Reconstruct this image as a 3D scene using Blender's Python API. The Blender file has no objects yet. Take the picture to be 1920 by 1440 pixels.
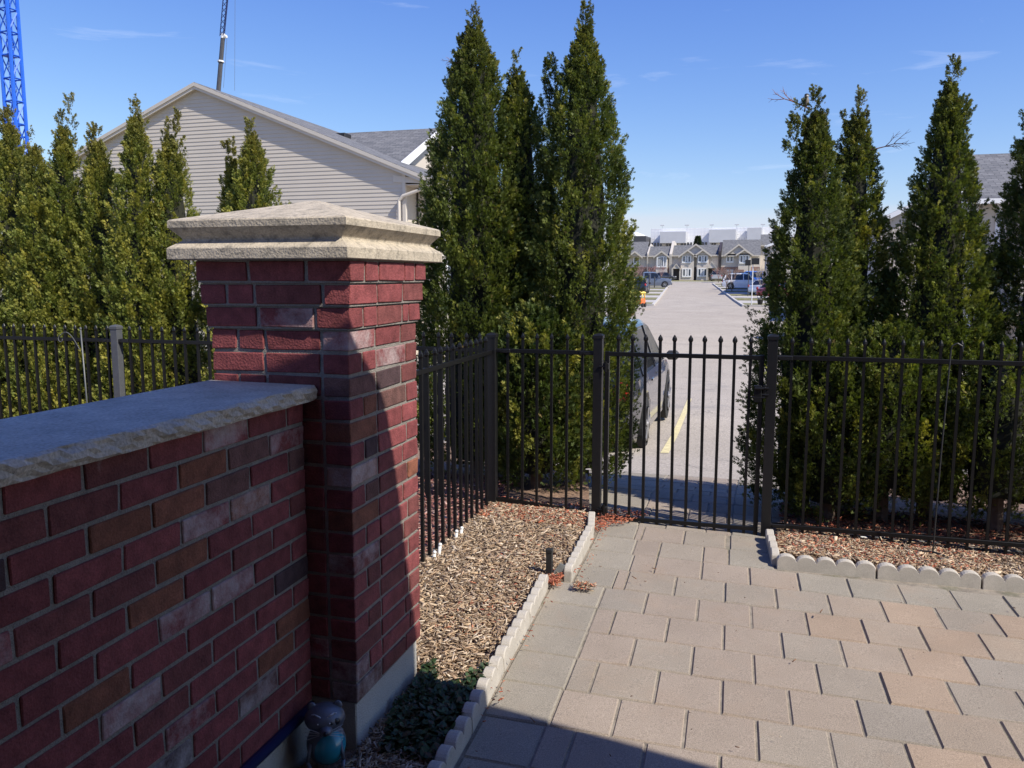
import bpy, math, random
import numpy as np
random.seed(7); RNG = np.random.default_rng(11)
C = bpy.context.scene.collection
scene = bpy.context.scene
R = math.radians

# ------------------------------------------------------------------ camera
F = 1550.0; CAMZ = 1.635
PITCH = R(7.352); YAW = R(16.4)
cam_d = bpy.data.cameras.new("camera"); cam = bpy.data.objects.new("camera", cam_d); C.objects.link(cam)
cam_d.sensor_width = 36.0; cam_d.lens = F / 1920 * 36.0
cam_d.clip_start = 0.05; cam_d.clip_end = 3000
cam.location = (0, 0, CAMZ); cam.rotation_euler = (R(90) - PITCH, 0, YAW)
scene.camera = cam
scene.render.resolution_x = 1024; scene.render.resolution_y = 768

# ------------------------------------------------------------------ light
SUN_EL = 46.0; SUN_AZ = 20.0            # azimuth measured from -X towards +Y: where the light goes
sd = np.array([-math.cos(R(SUN_EL)) * math.cos(R(SUN_AZ)), math.cos(R(SUN_EL)) * math.sin(R(SUN_AZ)), -math.sin(R(SUN_EL))])
SKYM = (.86, .785, .87)
w = bpy.data.worlds.new("World"); scene.world = w; w.use_nodes = True
nt = w.node_tree; nt.nodes.clear()
out = nt.nodes.new('ShaderNodeOutputWorld'); bg = nt.nodes.new('ShaderNodeBackground')
sky = nt.nodes.new('ShaderNodeTexSky'); sky.sky_type = 'NISHITA'; sky.sun_disc = False
sky.sun_elevation = R(SUN_EL)
sky.sun_rotation = math.atan2(-sd[0], -sd[1])
sky.altitude = 250; sky.air_density = 1.15; sky.dust_density = 0.35; sky.ozone_density = 2.6
bg.inputs['Strength'].default_value = 0.135
# a few thin cirrus wisps
tc = nt.nodes.new('ShaderNodeTexCoord'); mp = nt.nodes.new('ShaderNodeMapping')
mp.inputs['Scale'].default_value = (2.2, 2.2, 16.0); mp.inputs['Rotation'].default_value = (0.05, -0.06, 0.4)
no = nt.nodes.new('ShaderNodeTexNoise'); no.inputs['Scale'].default_value = 2.3; no.inputs['Detail'].default_value = 9; no.inputs['Roughness'].default_value = 0.62
no.inputs['Distortion'].default_value = 0.5
rp = nt.nodes.new('ShaderNodeValToRGB'); rp.color_ramp.elements[0].position = 0.60; rp.color_ramp.elements[1].position = 0.85
rp.color_ramp.elements[1].color = (0.30, 0.30, 0.30, 1)
mx = nt.nodes.new('ShaderNodeMixRGB'); mx.inputs['Color2'].default_value = (7.0, 7.3, 8.0, 1)
nt.links.new(tc.outputs['Generated'], mp.inputs['Vector']); nt.links.new(mp.outputs[0], no.inputs['Vector'])
nt.links.new(no.outputs['Fac'], rp.inputs['Fac']); nt.links.new(rp.outputs['Color'], mx.inputs['Fac'])
s1 = nt.nodes.new('ShaderNodeVectorMath'); s1.operation = 'SCALE'; s1.inputs['Scale'].default_value = .135
sp = nt.nodes.new('ShaderNodeSeparateXYZ'); cb = nt.nodes.new('ShaderNodeCombineXYZ')
s2 = nt.nodes.new('ShaderNodeVectorMath'); s2.operation = 'MULTIPLY'; s2.inputs[1].default_value = (SKYM[0] / .135, SKYM[1] / .135, SKYM[2] / .135)
nt.links.new(sky.outputs[0], s1.inputs[0]); nt.links.new(s1.outputs[0], sp.inputs[0])
for k_, e_ in enumerate((1.35, 1.18, .62)):
    pwr = nt.nodes.new('ShaderNodeMath'); pwr.operation = 'POWER'; pwr.inputs[1].default_value = e_
    nt.links.new(sp.outputs[k_], pwr.inputs[0]); nt.links.new(pwr.outputs[0], cb.inputs[k_])
nt.links.new(cb.outputs[0], s2.inputs[0])
nt.links.new(s2.outputs[0], mx.inputs['Color1']); nt.links.new(mx.outputs[0], bg.inputs['Color'])
sx = nt.nodes.new('ShaderNodeSeparateXYZ'); nt.links.new(tc.outputs['Generated'], sx.inputs[0])
mb_ = nt.nodes.new('ShaderNodeMapping'); mb_.inputs['Scale'].default_value = (1.6, 1.6, 14.0); nb_ = nt.nodes.new('ShaderNodeTexNoise'); nb_.inputs['Scale'].default_value = 1.7; nb_.inputs['Detail'].default_value = 6
nt.links.new(tc.outputs['Generated'], mb_.inputs[0]); nt.links.new(mb_.outputs[0], nb_.inputs['Vector'])
ms_ = nt.nodes.new('ShaderNodeMath'); ms_.operation = 'MULTIPLY_ADD'; ms_.inputs[1].default_value = -.16; nt.links.new(nb_.outputs['Fac'], ms_.inputs[0]); nt.links.new(sx.outputs[2], ms_.inputs[2])
mr_ = nt.nodes.new('ShaderNodeMapRange'); mr_.interpolation_type = 'SMOOTHSTEP'; mr_.inputs['From Min'].default_value = -.035; mr_.inputs['From Max'].default_value = .012; mr_.inputs['To Min'].default_value = .55; mr_.inputs['To Max'].default_value = 0.0
nt.links.new(ms_.outputs[0], mr_.inputs['Value'])
m2_ = nt.nodes.new('ShaderNodeMixRGB'); m2_.inputs['Color2'].default_value = (4.3, 4.5, 5.2, 1); nt.links.new(mr_.outputs[0], m2_.inputs['Fac']); nt.links.new(mx.outputs[0], m2_.inputs['Color1']); nt.links.new(m2_.outputs[0], bg.inputs['Color'])
nt.links.new(bg.outputs[0], out.inputs['Surface'])
sun_d = bpy.data.lights.new("sun", 'SUN'); sun_d.energy = 5.0; sun_d.angle = R(0.53); sun_d.color = (1.0, 0.935, 0.83)
sun = bpy.data.objects.new("sun", sun_d); C.objects.link(sun)
from mathutils import Vector
sun.rotation_euler = Vector(sd).to_track_quat('-Z', 'Y').to_euler(); sun.location = (20, -8, 30)
scene.view_settings.view_transform = 'Standard'; scene.view_settings.look = 'None'
scene.view_settings.exposure = 0.33; scene.view_settings.gamma = 1.0

# ------------------------------------------------------------------ placement helpers (pixel of the 1920 photo -> real place)
def ray(u, v):
    x = (u - 960) / F; y = -(v - 720) / F
    up = y * math.cos(PITCH) - math.sin(PITCH); fw = math.cos(PITCH) + y * math.sin(PITCH)
    return np.array([-math.sin(YAW) * fw + math.cos(YAW) * x, math.cos(YAW) * fw + math.sin(YAW) * x, up])
O = np.array([0, 0, CAMZ])
def aty(u, v, Y): r = ray(u, v); return r * (Y / r[1]) + O
def atx(u, v, X): r = ray(u, v); return r * (X / r[0]) + O
def atd(u, v, d): r = ray(u, v); return r * d / math.hypot(r[0], r[1]) + O
PY = [-400, -30, 0, 5.1, 6.0, 7.2, 8.4, 10, 12, 14, 25, 42, 69, 121, 150, 400, 1200]
PZ = [0, 0, 0, .08, .05, -.12, -.32, -.50, -.62, -.66, -.68, -.54, -.24, .7, 1.1, 1.5, 2]
def G(x, y):
    z = np.interp(y, PY, PZ)
    f = np.clip((8 - y) / 3.5, 0, 1)
    return z - .0285 * np.clip(x, -3, 4) * f
def gp(u, v):
    r = ray(u, v); s = np.geomspace(.5, 600, 60000)
    z = CAMZ + r[2] * s; g = G(r[0] * s, r[1] * s)
    i = int(np.argmax(z < g)); t = s[i]
    return np.array([r[0] * t, r[1] * t, G(r[0] * t, r[1] * t)])

# ------------------------------------------------------------------ materials
def principled(name):
    m = bpy.data.materials.new(name); m.use_nodes = True
    n = m.node_tree; b = n.nodes['Principled BSDF']
    return m, n, b
def mk(name, col=None, rough=0.7, metal=0.0, ns=20.0, na=0.12, bump=0.0, bs=None, attr=False, spec=0.5, coat=0.0, fine=0.0, fs=400.0, stain=None, detail=6):
    """principled with object-space noise; attr=True takes the colour from the mesh attribute Col"""
    m, n, b = principled(name); N = n.nodes; L = n.links
    b.inputs['Roughness'].default_value = rough; b.inputs['Metallic'].default_value = metal
    b.inputs['Specular IOR Level'].default_value = spec
    if coat: b.inputs['Coat Weight'].default_value = coat; b.inputs['Coat Roughness'].default_value = 0.04
    t = N.new('ShaderNodeTexCoord')
    no = N.new('ShaderNodeTexNoise'); no.inputs['Scale'].default_value = ns; no.inputs['Detail'].default_value = detail; no.inputs['Roughness'].default_value = .6
    L.new(t.outputs['Object'], no.inputs['Vector'])
    mr = N.new('ShaderNodeMapRange'); mr.inputs['From Min'].default_value = .25; mr.inputs['From Max'].default_value = .75
    mr.inputs['To Min'].default_value = 1 - na; mr.inputs['To Max'].default_value = 1 + na
    L.new(no.outputs['Fac'], mr.inputs['Value'])
    if attr:
        a = N.new('ShaderNodeAttribute'); a.attribute_name = 'Col'; csrc = a.outputs['Color']
    else:
        a = N.new('ShaderNodeRGB'); a.outputs[0].default_value = (*col, 1); csrc = a.outputs[0]
    vm = N.new('ShaderNodeVectorMath'); vm.operation = 'SCALE'
    L.new(csrc, vm.inputs[0]); L.new(mr.outputs[0], vm.inputs['Scale']); last = vm.outputs[0]
    if fine:
        n2 = N.new('ShaderNodeTexNoise'); n2.inputs['Scale'].default_value = fs; n2.inputs['Detail'].default_value = 2
        L.new(t.outputs['Object'], n2.inputs['Vector'])
        m2 = N.new('ShaderNodeMapRange'); m2.inputs['From Min'].default_value = .3; m2.inputs['From Max'].default_value = .7
        m2.inputs['To Min'].default_value = 1 - fine; m2.inputs['To Max'].default_value = 1 + fine
        L.new(n2.outputs['Fac'], m2.inputs['Value'])
        v2 = N.new('ShaderNodeVectorMath'); v2.operation = 'SCALE'; L.new(last, v2.inputs[0]); L.new(m2.outputs[0], v2.inputs['Scale']); last = v2.outputs[0]
    if stain:   # (colour, scale, lo, hi, amount)
        n3 = N.new('ShaderNodeTexNoise'); n3.inputs['Scale'].default_value = stain[1]; n3.inputs['Detail'].default_value = 8; n3.inputs['Roughness'].default_value = .65
        L.new(t.outputs['Object'], n3.inputs['Vector'])
        m3 = N.new('ShaderNodeMapRange'); m3.inputs['From Min'].default_value = stain[2]; m3.inputs['From Max'].default_value = stain[3]
        m3.inputs['To Min'].default_value = 0; m3.inputs['To Max'].default_value = stain[4]
        L.new(n3.outputs['Fac'], m3.inputs['Value'])
        mm = N.new('ShaderNodeMixRGB'); mm.inputs['Color2'].default_value = (*stain[0], 1)
        L.new(m3.outputs[0], mm.inputs['Fac']); L.new(last, mm.inputs['Color1']); last = mm.outputs[0]
    L.new(last, b.inputs['Base Color'])
    if bump:
        bp = N.new('ShaderNodeBump'); bp.inputs['Strength'].default_value = bump; bp.inputs['Distance'].default_value = .01
        nb = N.new('ShaderNodeTexNoise'); nb.inputs['Scale'].default_value = bs or ns * 3; nb.inputs['Detail'].default_value = 6
        L.new(t.outputs['Object'], nb.inputs['Vector']); L.new(nb.outputs['Fac'], bp.inputs['Height']); L.new(bp.outputs[0], b.inputs['Normal'])
    return m
def brick_mat():
    m = mk('brick', rough=.85, ns=22, na=.38, bump=.4, bs=140, attr=True, fine=.22, fs=260, spec=.25)
    n = m.node_tree; N = n.nodes; L = n.links; b = N['Principled BSDF']
    src = b.inputs['Base Color'].links[0].from_socket
    a = [x for x in N if x.type == 'ATTRIBUTE'][0]; t = [x for x in N if x.type == 'TEX_COORD'][0]
    no = N.new('ShaderNodeTexNoise'); no.inputs['Scale'].default_value = 9; no.inputs['Detail'].default_value = 9; no.inputs['Roughness'].default_value = .7
    L.new(t.outputs['Object'], no.inputs['Vector'])
    ad = N.new('ShaderNodeMath'); ad.operation = 'ADD'; L.new(no.outputs['Fac'], ad.inputs[0]); L.new(a.outputs['Alpha'], ad.inputs[1])
    mr = N.new('ShaderNodeMapRange'); mr.inputs['From Min'].default_value = .95; mr.inputs['From Max'].default_value = 1.3; mr.inputs['To Max'].default_value = .85
    L.new(ad.outputs[0], mr.inputs['Value'])
    mm = N.new('ShaderNodeMixRGB'); mm.inputs['Color2'].default_value = (.55, .50, .48, 1)
    L.new(mr.outputs[0], mm.inputs['Fac']); L.new(src, mm.inputs['Color1']); L.new(mm.outputs[0], b.inputs['Base Color'])
    return m
def shingle_mat(name='shingle', c1=(.115, .118, .125), c2=(.19, .19, .195)):
    m, n, b = principled(name); N = n.nodes; L = n.links
    t = N.new('ShaderNodeUVMap'); t.uv_map = 'UVMap'
    br = N.new('ShaderNodeTexBrick'); br.inputs['Scale'].default_value = 1.0
    br.inputs['Brick Width'].default_value = .33; br.inputs['Row Height'].default_value = .14; br.inputs['Mortar Size'].default_value = .008
    br.inputs['Color1'].default_value = (*c1, 1); br.inputs['Color2'].default_value = (*c2, 1); br.inputs['Mortar'].default_value = (.05, .05, .055, 1)
    L.new(t.outputs[0], br.inputs['Vector'])
    no = N.new('ShaderNodeTexNoise'); no.inputs['Scale'].default_value = 7; no.inputs['Detail'].default_value = 8; L.new(t.outputs[0], no.inputs['Vector'])
    mr = N.new('ShaderNodeMapRange'); mr.inputs['To Min'].default_value = .6; mr.inputs['To Max'].default_value = 1.4; L.new(no.outputs['Fac'], mr.inputs['Value'])
    vm = N.new('ShaderNodeVectorMath'); vm.operation = 'SCALE'; L.new(br.outputs['Color'], vm.inputs[0]); L.new(mr.outputs[0], vm.inputs['Scale'])
    L.new(vm.outputs[0], b.inputs['Base Color']); b.inputs['Roughness'].default_value = .9
    bp = N.new('ShaderNodeBump'); bp.inputs['Strength'].default_value = .6; bp.inputs['Distance'].default_value = .02
    L.new(br.outputs['Fac'], bp.inputs['Height']); bp.invert = True; L.new(bp.outputs[0], b.inputs['Normal'])
    return m
def leaf_mat(name, trans=.30):
    m, n, b = principled(name); N = n.nodes; L = n.links
    a = N.new('ShaderNodeAttribute'); a.attribute_name = 'Col'
    L.new(a.outputs['Color'], b.inputs['Base Color']); b.inputs['Roughness'].default_value = .55; b.inputs['Specular IOR Level'].default_value = .35
    tr = N.new('ShaderNodeBsdfTranslucent'); vm = N.new('ShaderNodeVectorMath'); vm.operation = 'MULTIPLY'; vm.inputs[1].default_value = (1.25, 1.35, .6)
    L.new(a.outputs['Color'], vm.inputs[0]); L.new(vm.outputs[0], tr.inputs['Color'])
    ms = N.new('ShaderNodeMixShader'); ms.inputs['Fac'].default_value = trans
    o = N['Material Output']; L.new(b.outputs[0], ms.inputs[1]); L.new(tr.outputs[0], ms.inputs[2]); L.new(ms.outputs[0], o.inputs['Surface'])
    return m
def glass_mat(name, col=(.02, .025, .03)):
    m, n, b = principled(name); b.inputs['Base Color'].default_value = (*col, 1); b.inputs['Roughness'].default_value = .05
    b.inputs['Specular IOR Level'].default_value = .8
    N = n.nodes; L = n.links; t = N.new('ShaderNodeTexCoord'); no = N.new('ShaderNodeTexNoise'); no.inputs['Scale'].default_value = 3
    mr = N.new('ShaderNodeMapRange'); mr.inputs['To Min'].default_value = .03; mr.inputs['To Max'].default_value = .12
    L.new(t.outputs['Object'], no.inputs['Vector']); L.new(no.outputs['Fac'], mr.inputs['Value']); L.new(mr.outputs[0], b.inputs['Roughness'])
    return m
M = {}
M['brick'] = brick_mat()
M['mortar'] = mk('mortar', (.25, .228, .20), .95, ns=40, na=.2, bump=.7, bs=220, fine=.2, spec=.2)
M['cap'] = mk('cast_stone', (.45, .39, .30), .9, ns=14, na=.22, bump=.35, bs=140, fine=.16, fs=160, stain=((.16, .145, .12), 34, .50, .66, .7), spec=.2)
M['coping'] = mk('limestone_coping', (.50, .45, .375), .9, ns=8, na=.22, bump=.5, bs=120, fine=.2, fs=140, stain=((.26, .25, .23), 9, .58, .8, .4), spec=.2)
M['rock'] = mk('rock_face', (.33, .335, .33), .95, ns=25, na=.35, bump=1.0, bs=45, fine=.15, spec=.2)
M['concrete'] = mk('concrete', (.45, .435, .40), .95, ns=6, na=.12, bump=.4, bs=150, fine=.1, stain=((.15, .14, .12), 60, .66, .72, .7), spec=.2)
M['edging'] = mk('edging_concrete', (.44, .405, .35), .95, ns=12, na=.14, bump=.18, bs=300, fine=.14, fs=300, spec=.2)
M['paver'] = mk('paver', rough=.92, ns=3.5, na=.10, bump=.4, bs=350, attr=True, fine=.30, fs=260, spec=.2, stain=((.36, .245, .165), 3.2, .52, .76, .30))
M['joint'] = mk('joint_sand', (.22, .19, .15), .98, ns=18, na=.45, fine=.4, stain=((.07, .08, .035), 6, .55, .7, .7))
def crack(m, sc=.55, w_=.006, amt=.75):
    n = m.node_tree; N = n.nodes; L = n.links; b = N['Principled BSDF']; src = b.inputs['Base Color'].links[0].from_socket; t = [x for x in N if x.type == 'TEX_COORD'][0]
    no = N.new('ShaderNodeTexNoise'); no.inputs['Scale'].default_value = sc; no.inputs['Detail'].default_value = 6; no.inputs['Roughness'].default_value = .55; no.inputs['Distortion'].default_value = .8
    L.new(t.outputs['Object'], no.inputs['Vector'])
    c = N.new('ShaderNodeMath'); c.operation = 'COMPARE'; c.inputs[1].default_value = .5; c.inputs[2].default_value = w_; L.new(no.outputs['Fac'], c.inputs[0])
    g = N.new('ShaderNodeMath'); g.operation = 'MULTIPLY'; g.inputs[1].default_value = amt; L.new(c.outputs[0], g.inputs[0])
    mm = N.new('ShaderNodeMixRGB'); mm.inputs['Color2'].default_value = (.14, .13, .12, 1); L.new(g.outputs[0], mm.inputs['Fac']); L.new(src, mm.inputs['Color1']); L.new(mm.outputs[0], b.inputs['Base Color']); return m
M['asphalt'] = mk('asphalt', (.39, .345, .29), .95, ns=.5, na=.10, bump=.4, bs=120, fine=.3, fs=45, stain=((.22, .21, .20), .9, .58, .7, .5), detail=10, spec=.2)
crack(M['asphalt'], .5, .0022, .6)
M['kerb'] = mk('kerb_concrete', (.50, .475, .44), .9, ns=3, na=.12, fine=.08)
M['drive'] = mk('driveway', (.42, .395, .365), .95, ns=1.2, na=.14, fine=.12, fs=60)
M['yellow'] = mk('yellow_paint', (.62, .54, .30), .8, ns=14, na=.25, stain=((.40, .37, .33), 25, .55, .7, .7))
M['lawn'] = mk('lawn', (.21, .19, .085), .95, ns=2, na=.3, fine=.5, fs=40, stain=((.12, .15, .05), 1.2, .5, .65, .7))
M['ground'] = mk('ground', (.24, .21, .15), .95, ns=.3, na=.2, fine=.2, fs=20)
M['soil'] = mk('mulch_soil', (.22, .14, .095), .98, ns=30, na=.4, bump=1, bs=90, fine=.4, fs=160)
M['chips'] = mk('wood_chips', rough=.85, ns=80, na=.2, attr=True, spec=.2)
M['fence'] = mk('black_powdercoat', (.007, .007, .0075), .4, ns=30, na=.2, spec=.3)
M['postgrey'] = mk('post_enamel', (.009, .009, .010), .4, ns=30, na=.2, spec=.4)
M['postsunlit'] = mk('sunlit_enamel', (.08, .084, .092), .5, ns=30, na=.15, spec=.5)  # lighter copy of the post enamel, sunlight put into its colour
M['galv'] = mk('galvanised', (.42, .42, .42), .45, metal=.6, ns=40, na=.2)
M['leaf'] = leaf_mat('cedar_leaf'); M['ivy'] = leaf_mat('ivy_leaf', .1)
M['inner'] = mk('shaded_core', (.018, .019, .010), .95, ns=20, na=.5)  # shade inside the cedar crowns put into this near-black colour
M['bark'] = mk('bark', (.14, .10, .075), .95, ns=30, na=.3, bump=.6)
M['twig'] = mk('dead_twig', (.34, .15, .09), .9, ns=30, na=.3)
M['siding'] = mk('vinyl_siding', (.54, .485, .41), .6, ns=1.2, na=.04)
M['siding2'] = mk('beige_siding', (.60, .54, .47), .7, ns=2, na=.06)
M['trim'] = mk('white_trim', (.56, .51, .44), .55, ns=4, na=.04)
M['trimw'] = mk('pure_white_trim', (.80, .80, .79), .5, ns=4, na=.03)
M['shingle'] = shingle_mat()
M['glass'] = glass_mat('window_glass', (.06, .08, .10))
M['curtain'] = mk('curtain', (.55, .55, .54), .9, ns=6, na=.2)
M['redbrick'] = mk('far_brick', (.27, .17, .14), .9, ns=3, na=.2, fine=.2, fs=30)
M['darkdoor'] = mk('dark_door', (.05, .04, .04), .6)
M['whitemetal'] = mk('white_cladding', (.88, .88, .88), .6, ns=.3, na=.05)
M['greymetal'] = mk('grey_cladding', (.55, .56, .58), .6, ns=.4, na=.06)
M['blue'] = mk('crane_blue', (.02, .12, .62), .45, ns=2, na=.15)
M['darkgrey'] = mk('boom_grey', (.06, .06, .065), .5, ns=4, na=.2)
M['tyre'] = mk('tyre', (.018, .018, .018), .85, ns=40, na=.2)
M['rim'] = mk('rim', (.45, .45, .46), .3, metal=.8)
M['carglass'] = glass_mat('car_glass', (.012, .014, .016))
M['red'] = mk('tail_light', (.45, .02, .02), .2, coat=.5)
M['lamp'] = mk('head_light', (.7, .7, .72), .15, coat=.5)
M['blackplastic'] = mk('black_plastic', (.02, .02, .02), .5)
M['greyplastic'] = mk('grey_plastic', (.16, .17, .17), .5)
M['pipe'] = mk('drip_pipe', (.035, .035, .037), .5)
M['navy'] = mk('navy_metal', (.012, .018, .07), .4)
M['silver'] = mk('silver_rod', (.13, .135, .13), .5, metal=.5)
M['whitepvc'] = mk('white_pvc', (.75, .75, .72), .5)
def paint(name, c): 
    if name not in M: M[name] = mk(name, c, .28, ns=5, na=.03, coat=1.0)
    return M[name]

# ------------------------------------------------------------------ mesh building
class MB:
    def __init__(s): s.V = []; s.F = []; s.K = []; s.UV = []
    def add(s, vs, fs, col=(1, 1, 1, 0)):
        o = len(s.V); s.V.extend([tuple(float(c) for c in v) for v in vs])
        for f in fs: s.F.append([i + o for i in f]); s.K.append(col)
        return s
    def box(s, x0, x1, y0, y1, z0, z1, col=(1, 1, 1, 0)):
        vs = [(x0, y0, z0), (x1, y0, z0), (x1, y1, z0), (x0, y1, z0), (x0, y0, z1), (x1, y0, z1), (x1, y1, z1), (x0, y1, z1)]
        return s.add(vs, [(0, 3, 2, 1), (4, 5, 6, 7), (0, 1, 5, 4), (1, 2, 6, 5), (2, 3, 7, 6), (3, 0, 4, 7)], col)
    def cbox(s, x0, x1, y0, y1, z0, z1, b=.004, col=(1, 1, 1, 0), jit=0.0):
        """box with chamfered edges"""
        vs = []; idx = {}
        for sx in (0, 1):
            for sy in (0, 1):
                for sz in (0, 1):
                    X = (x0, x1)[sx]; Y = (y0, y1)[sy]; Z = (z0, z1)[sz]
                    ix = X + (b if sx == 0 else -b); iy = Y + (b if sy == 0 else -b); iz = Z + (b if sz == 0 else -b)
                    j = [random.uniform(-jit, jit) for _ in range(3)]
                    for k, p in enumerate(((X, iy, iz), (ix, Y, iz), (ix, iy, Z))):
                        idx[(sx, sy, sz, k)] = len(vs); vs.append((p[0] + j[0], p[1] + j[1], p[2] + j[2]))
        f = []
        I = lambda a, b_, c, k: idx[(a, b_, c, k)]
        f += [(I(0,0,0,0), I(0,0,1,0), I(0,1,1,0), I(0,1,0,0)), (I(1,0,0,0), I(1,1,0,0), I(1,1,1,0), I(1,0,1,0))]
        f += [(I(0,0,0,1), I(1,0,0,1), I(1,0,1,1), I(0,0,1,1)), (I(0,1,0,1), I(0,1,1,1), I(1,1,1,1), I(1,1,0,1))]
        f += [(I(0,0,0,2), I(0,1,0,2), I(1,1,0,2), I(1,0,0,2)), (I(0,0,1,2), I(1,0,1,2), I(1,1,1,2), I(0,1,1,2))]
        for a in (0, 1):
            for c in (0, 1):
                q = (I(a, c, 0, 0), I(a, c, 1, 0), I(a, c, 1, 1), I(a, c, 0, 1)); f.append(q if (a ^ c) else q[::-1])
                q = (I(a, 0, c, 0), I(a, 1, c, 0), I(a, 1, c, 2), I(a, 0, c, 2)); f.append(q[::-1] if (a ^ c) else q)
                q = (I(0, a, c, 1), I(1, a, c, 1), I(1, a, c, 2), I(0, a, c, 2)); f.append(q if (a ^ c) else q[::-1])
                for e in (0, 1): f.append((I(a, c, e, 0), I(a, c, e, 1), I(a, c, e, 2)))
        return s.add(vs, f, col)
    def tube(s, p0, p1, r0, r1=None, n=8, cap=True, col=(1, 1, 1, 0)):
        r1 = r0 if r1 is None else r1
        p0 = np.array(p0, float); p1 = np.array(p1, float); d = p1 - p0; L = np.linalg.norm(d)
        if L < 1e-9: return s
        d /= L; a = np.array([0, 0, 1.]) if abs(d[2]) < .9 else np.array([1., 0, 0])
        u = np.cross(d, a); u /= np.linalg.norm(u); v = np.cross(d, u)
        vs = []
        for p, r in ((p0, r0), (p1, r1)):
            for k in range(n):
                t = 2 * math.pi * k / n; vs.append(p + u * r * math.cos(t) + v * r * math.sin(t))
        fs = [(k, (k + 1) % n, n + (k + 1) % n, n + k)[::-1] for k in range(n)]
        if cap: fs += [tuple(range(n)), tuple(range(n, 2 * n))[::-1]]
        return s.add(vs, fs, col)
    def path(s, pts, r, n=6, col=(1, 1, 1, 0)):
        for a, b in zip(pts[:-1], pts[1:]): s.tube(a, b, r, r, n, True, col)
        return s
    def prism(s, poly, vec, col=(1, 1, 1, 0)):
        """closed extrusion of a planar polygon along vec"""
        n = len(poly); vec = np.array(vec, float)
        vs = [np.array(p, float) for p in poly] + [np.array(p, float) + vec for p in poly]
        fs = [tuple(range(n))[::-1], tuple(range(n, 2 * n))] + [(k, (k + 1) % n, n + (k + 1) % n, n + k) for k in range(n)]
        return s.add(vs, fs, col)
    def ball(s, c, r, n=16, m=10, sc=(1, 1, 1), col=(1, 1, 1, 0), fn=None):
        vs = []
        for i in range(m + 1):
            ph = math.pi * i / m
            for k in range(n):
                t = 2 * math.pi * k / n; d = np.array([math.sin(ph) * math.cos(t), math.sin(ph) * math.sin(t), math.cos(ph)])
                rr = r * (fn(d) if fn else 1); vs.append((c[0] + d[0] * rr * sc[0], c[1] + d[1] * rr * sc[1], c[2] + d[2] * rr * sc[2]))
        fs = []
        for i in range(m):
            for k in range(n): fs.append((i * n + k, i * n + (k + 1) % n, (i + 1) * n + (k + 1) % n, (i + 1) * n + k)[::-1])
        return s.add(vs, fs, col)
    def build(s, name, mat, parent=None, smooth=False, base=None):
        V = np.array(s.V)
        if base is not None: V = V - np.array(base)
        me = bpy.data.meshes.new(name); me.from_pydata(V.tolist(), [], s.F); me.update()
        if any(k != (1, 1, 1, 0) for k in s.K):
            a = me.attributes.new('Col', 'FLOAT_COLOR', 'FACE'); K = np.array([(*k, 0) if len(k) == 3 else k for k in s.K], np.float32); a.data.foreach_set('color', K.ravel())
        if s.UV:
            uv = me.uv_layers.new(name='UVMap'); flat = [c for f in s.UV for c in f]
            uv.data.foreach_set('uv', np.array(flat, np.float32).ravel())
        if smooth: me.polygons.foreach_set('use_smooth', [True] * len(me.polygons))
        me.materials.append(M[mat] if isinstance(mat, str) else mat)
        o = bpy.data.objects.new(name, me); C.objects.link(o)
        if parent is not None: o.parent = parent
        return o
def thing(name, label, cat, loc=(0, 0, 0), group=None, rz=0.0):
    o = bpy.data.objects.new(name, None); C.objects.link(o); o.location = [float(c) for c in loc]; o.rotation_euler = (0, 0, rz)
    o.empty_display_size = .2
    o['label'] = label; o['category'] = cat
    if group: o['group'] = group
    return o
def tag(o, label, cat, group=None, kind=None):
    if label: o['label'] = label
    if cat: o['category'] = cat
    if group: o['group'] = group
    if kind: o['kind'] = kind
    return o
def struct(o): o['kind'] = 'structure'; return o
def copy_tree(o, parent=None):
    c = o.copy(); C.objects.link(c); c.parent = parent
    for ch in [x for x in bpy.data.objects if x.parent == o]: copy_tree(ch, c)
    return c
def np_mesh(name, V, Q, col, mat, parent=None):
    """V (n,3), Q (m,4 or 3) ints, col (m,4) per face"""
    me = bpy.data.meshes.new(name); n, m, k = len(V), len(Q), Q.shape[1]
    me.vertices.add(n); me.vertices.foreach_set('co', np.ascontiguousarray(V, np.float32).ravel())
    me.loops.add(m * k); me.loops.foreach_set('vertex_index', np.ascontiguousarray(Q, np.int32).ravel())
    me.polygons.add(m); me.polygons.foreach_set('loop_start', np.arange(0, m * k, k, dtype=np.int32)); 
    me.update(calc_edges=True); me.validate()
    if col is not None:
        a = me.attributes.new('Col', 'FLOAT_COLOR', 'FACE'); a.data.foreach_set('color', np.ascontiguousarray(col, np.float32).ravel())
    me.materials.append(M[mat] if isinstance(mat, str) else mat)
    o = bpy.data.objects.new(name, me); C.objects.link(o)
    if parent is not None: o.parent = parent
    return o

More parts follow.
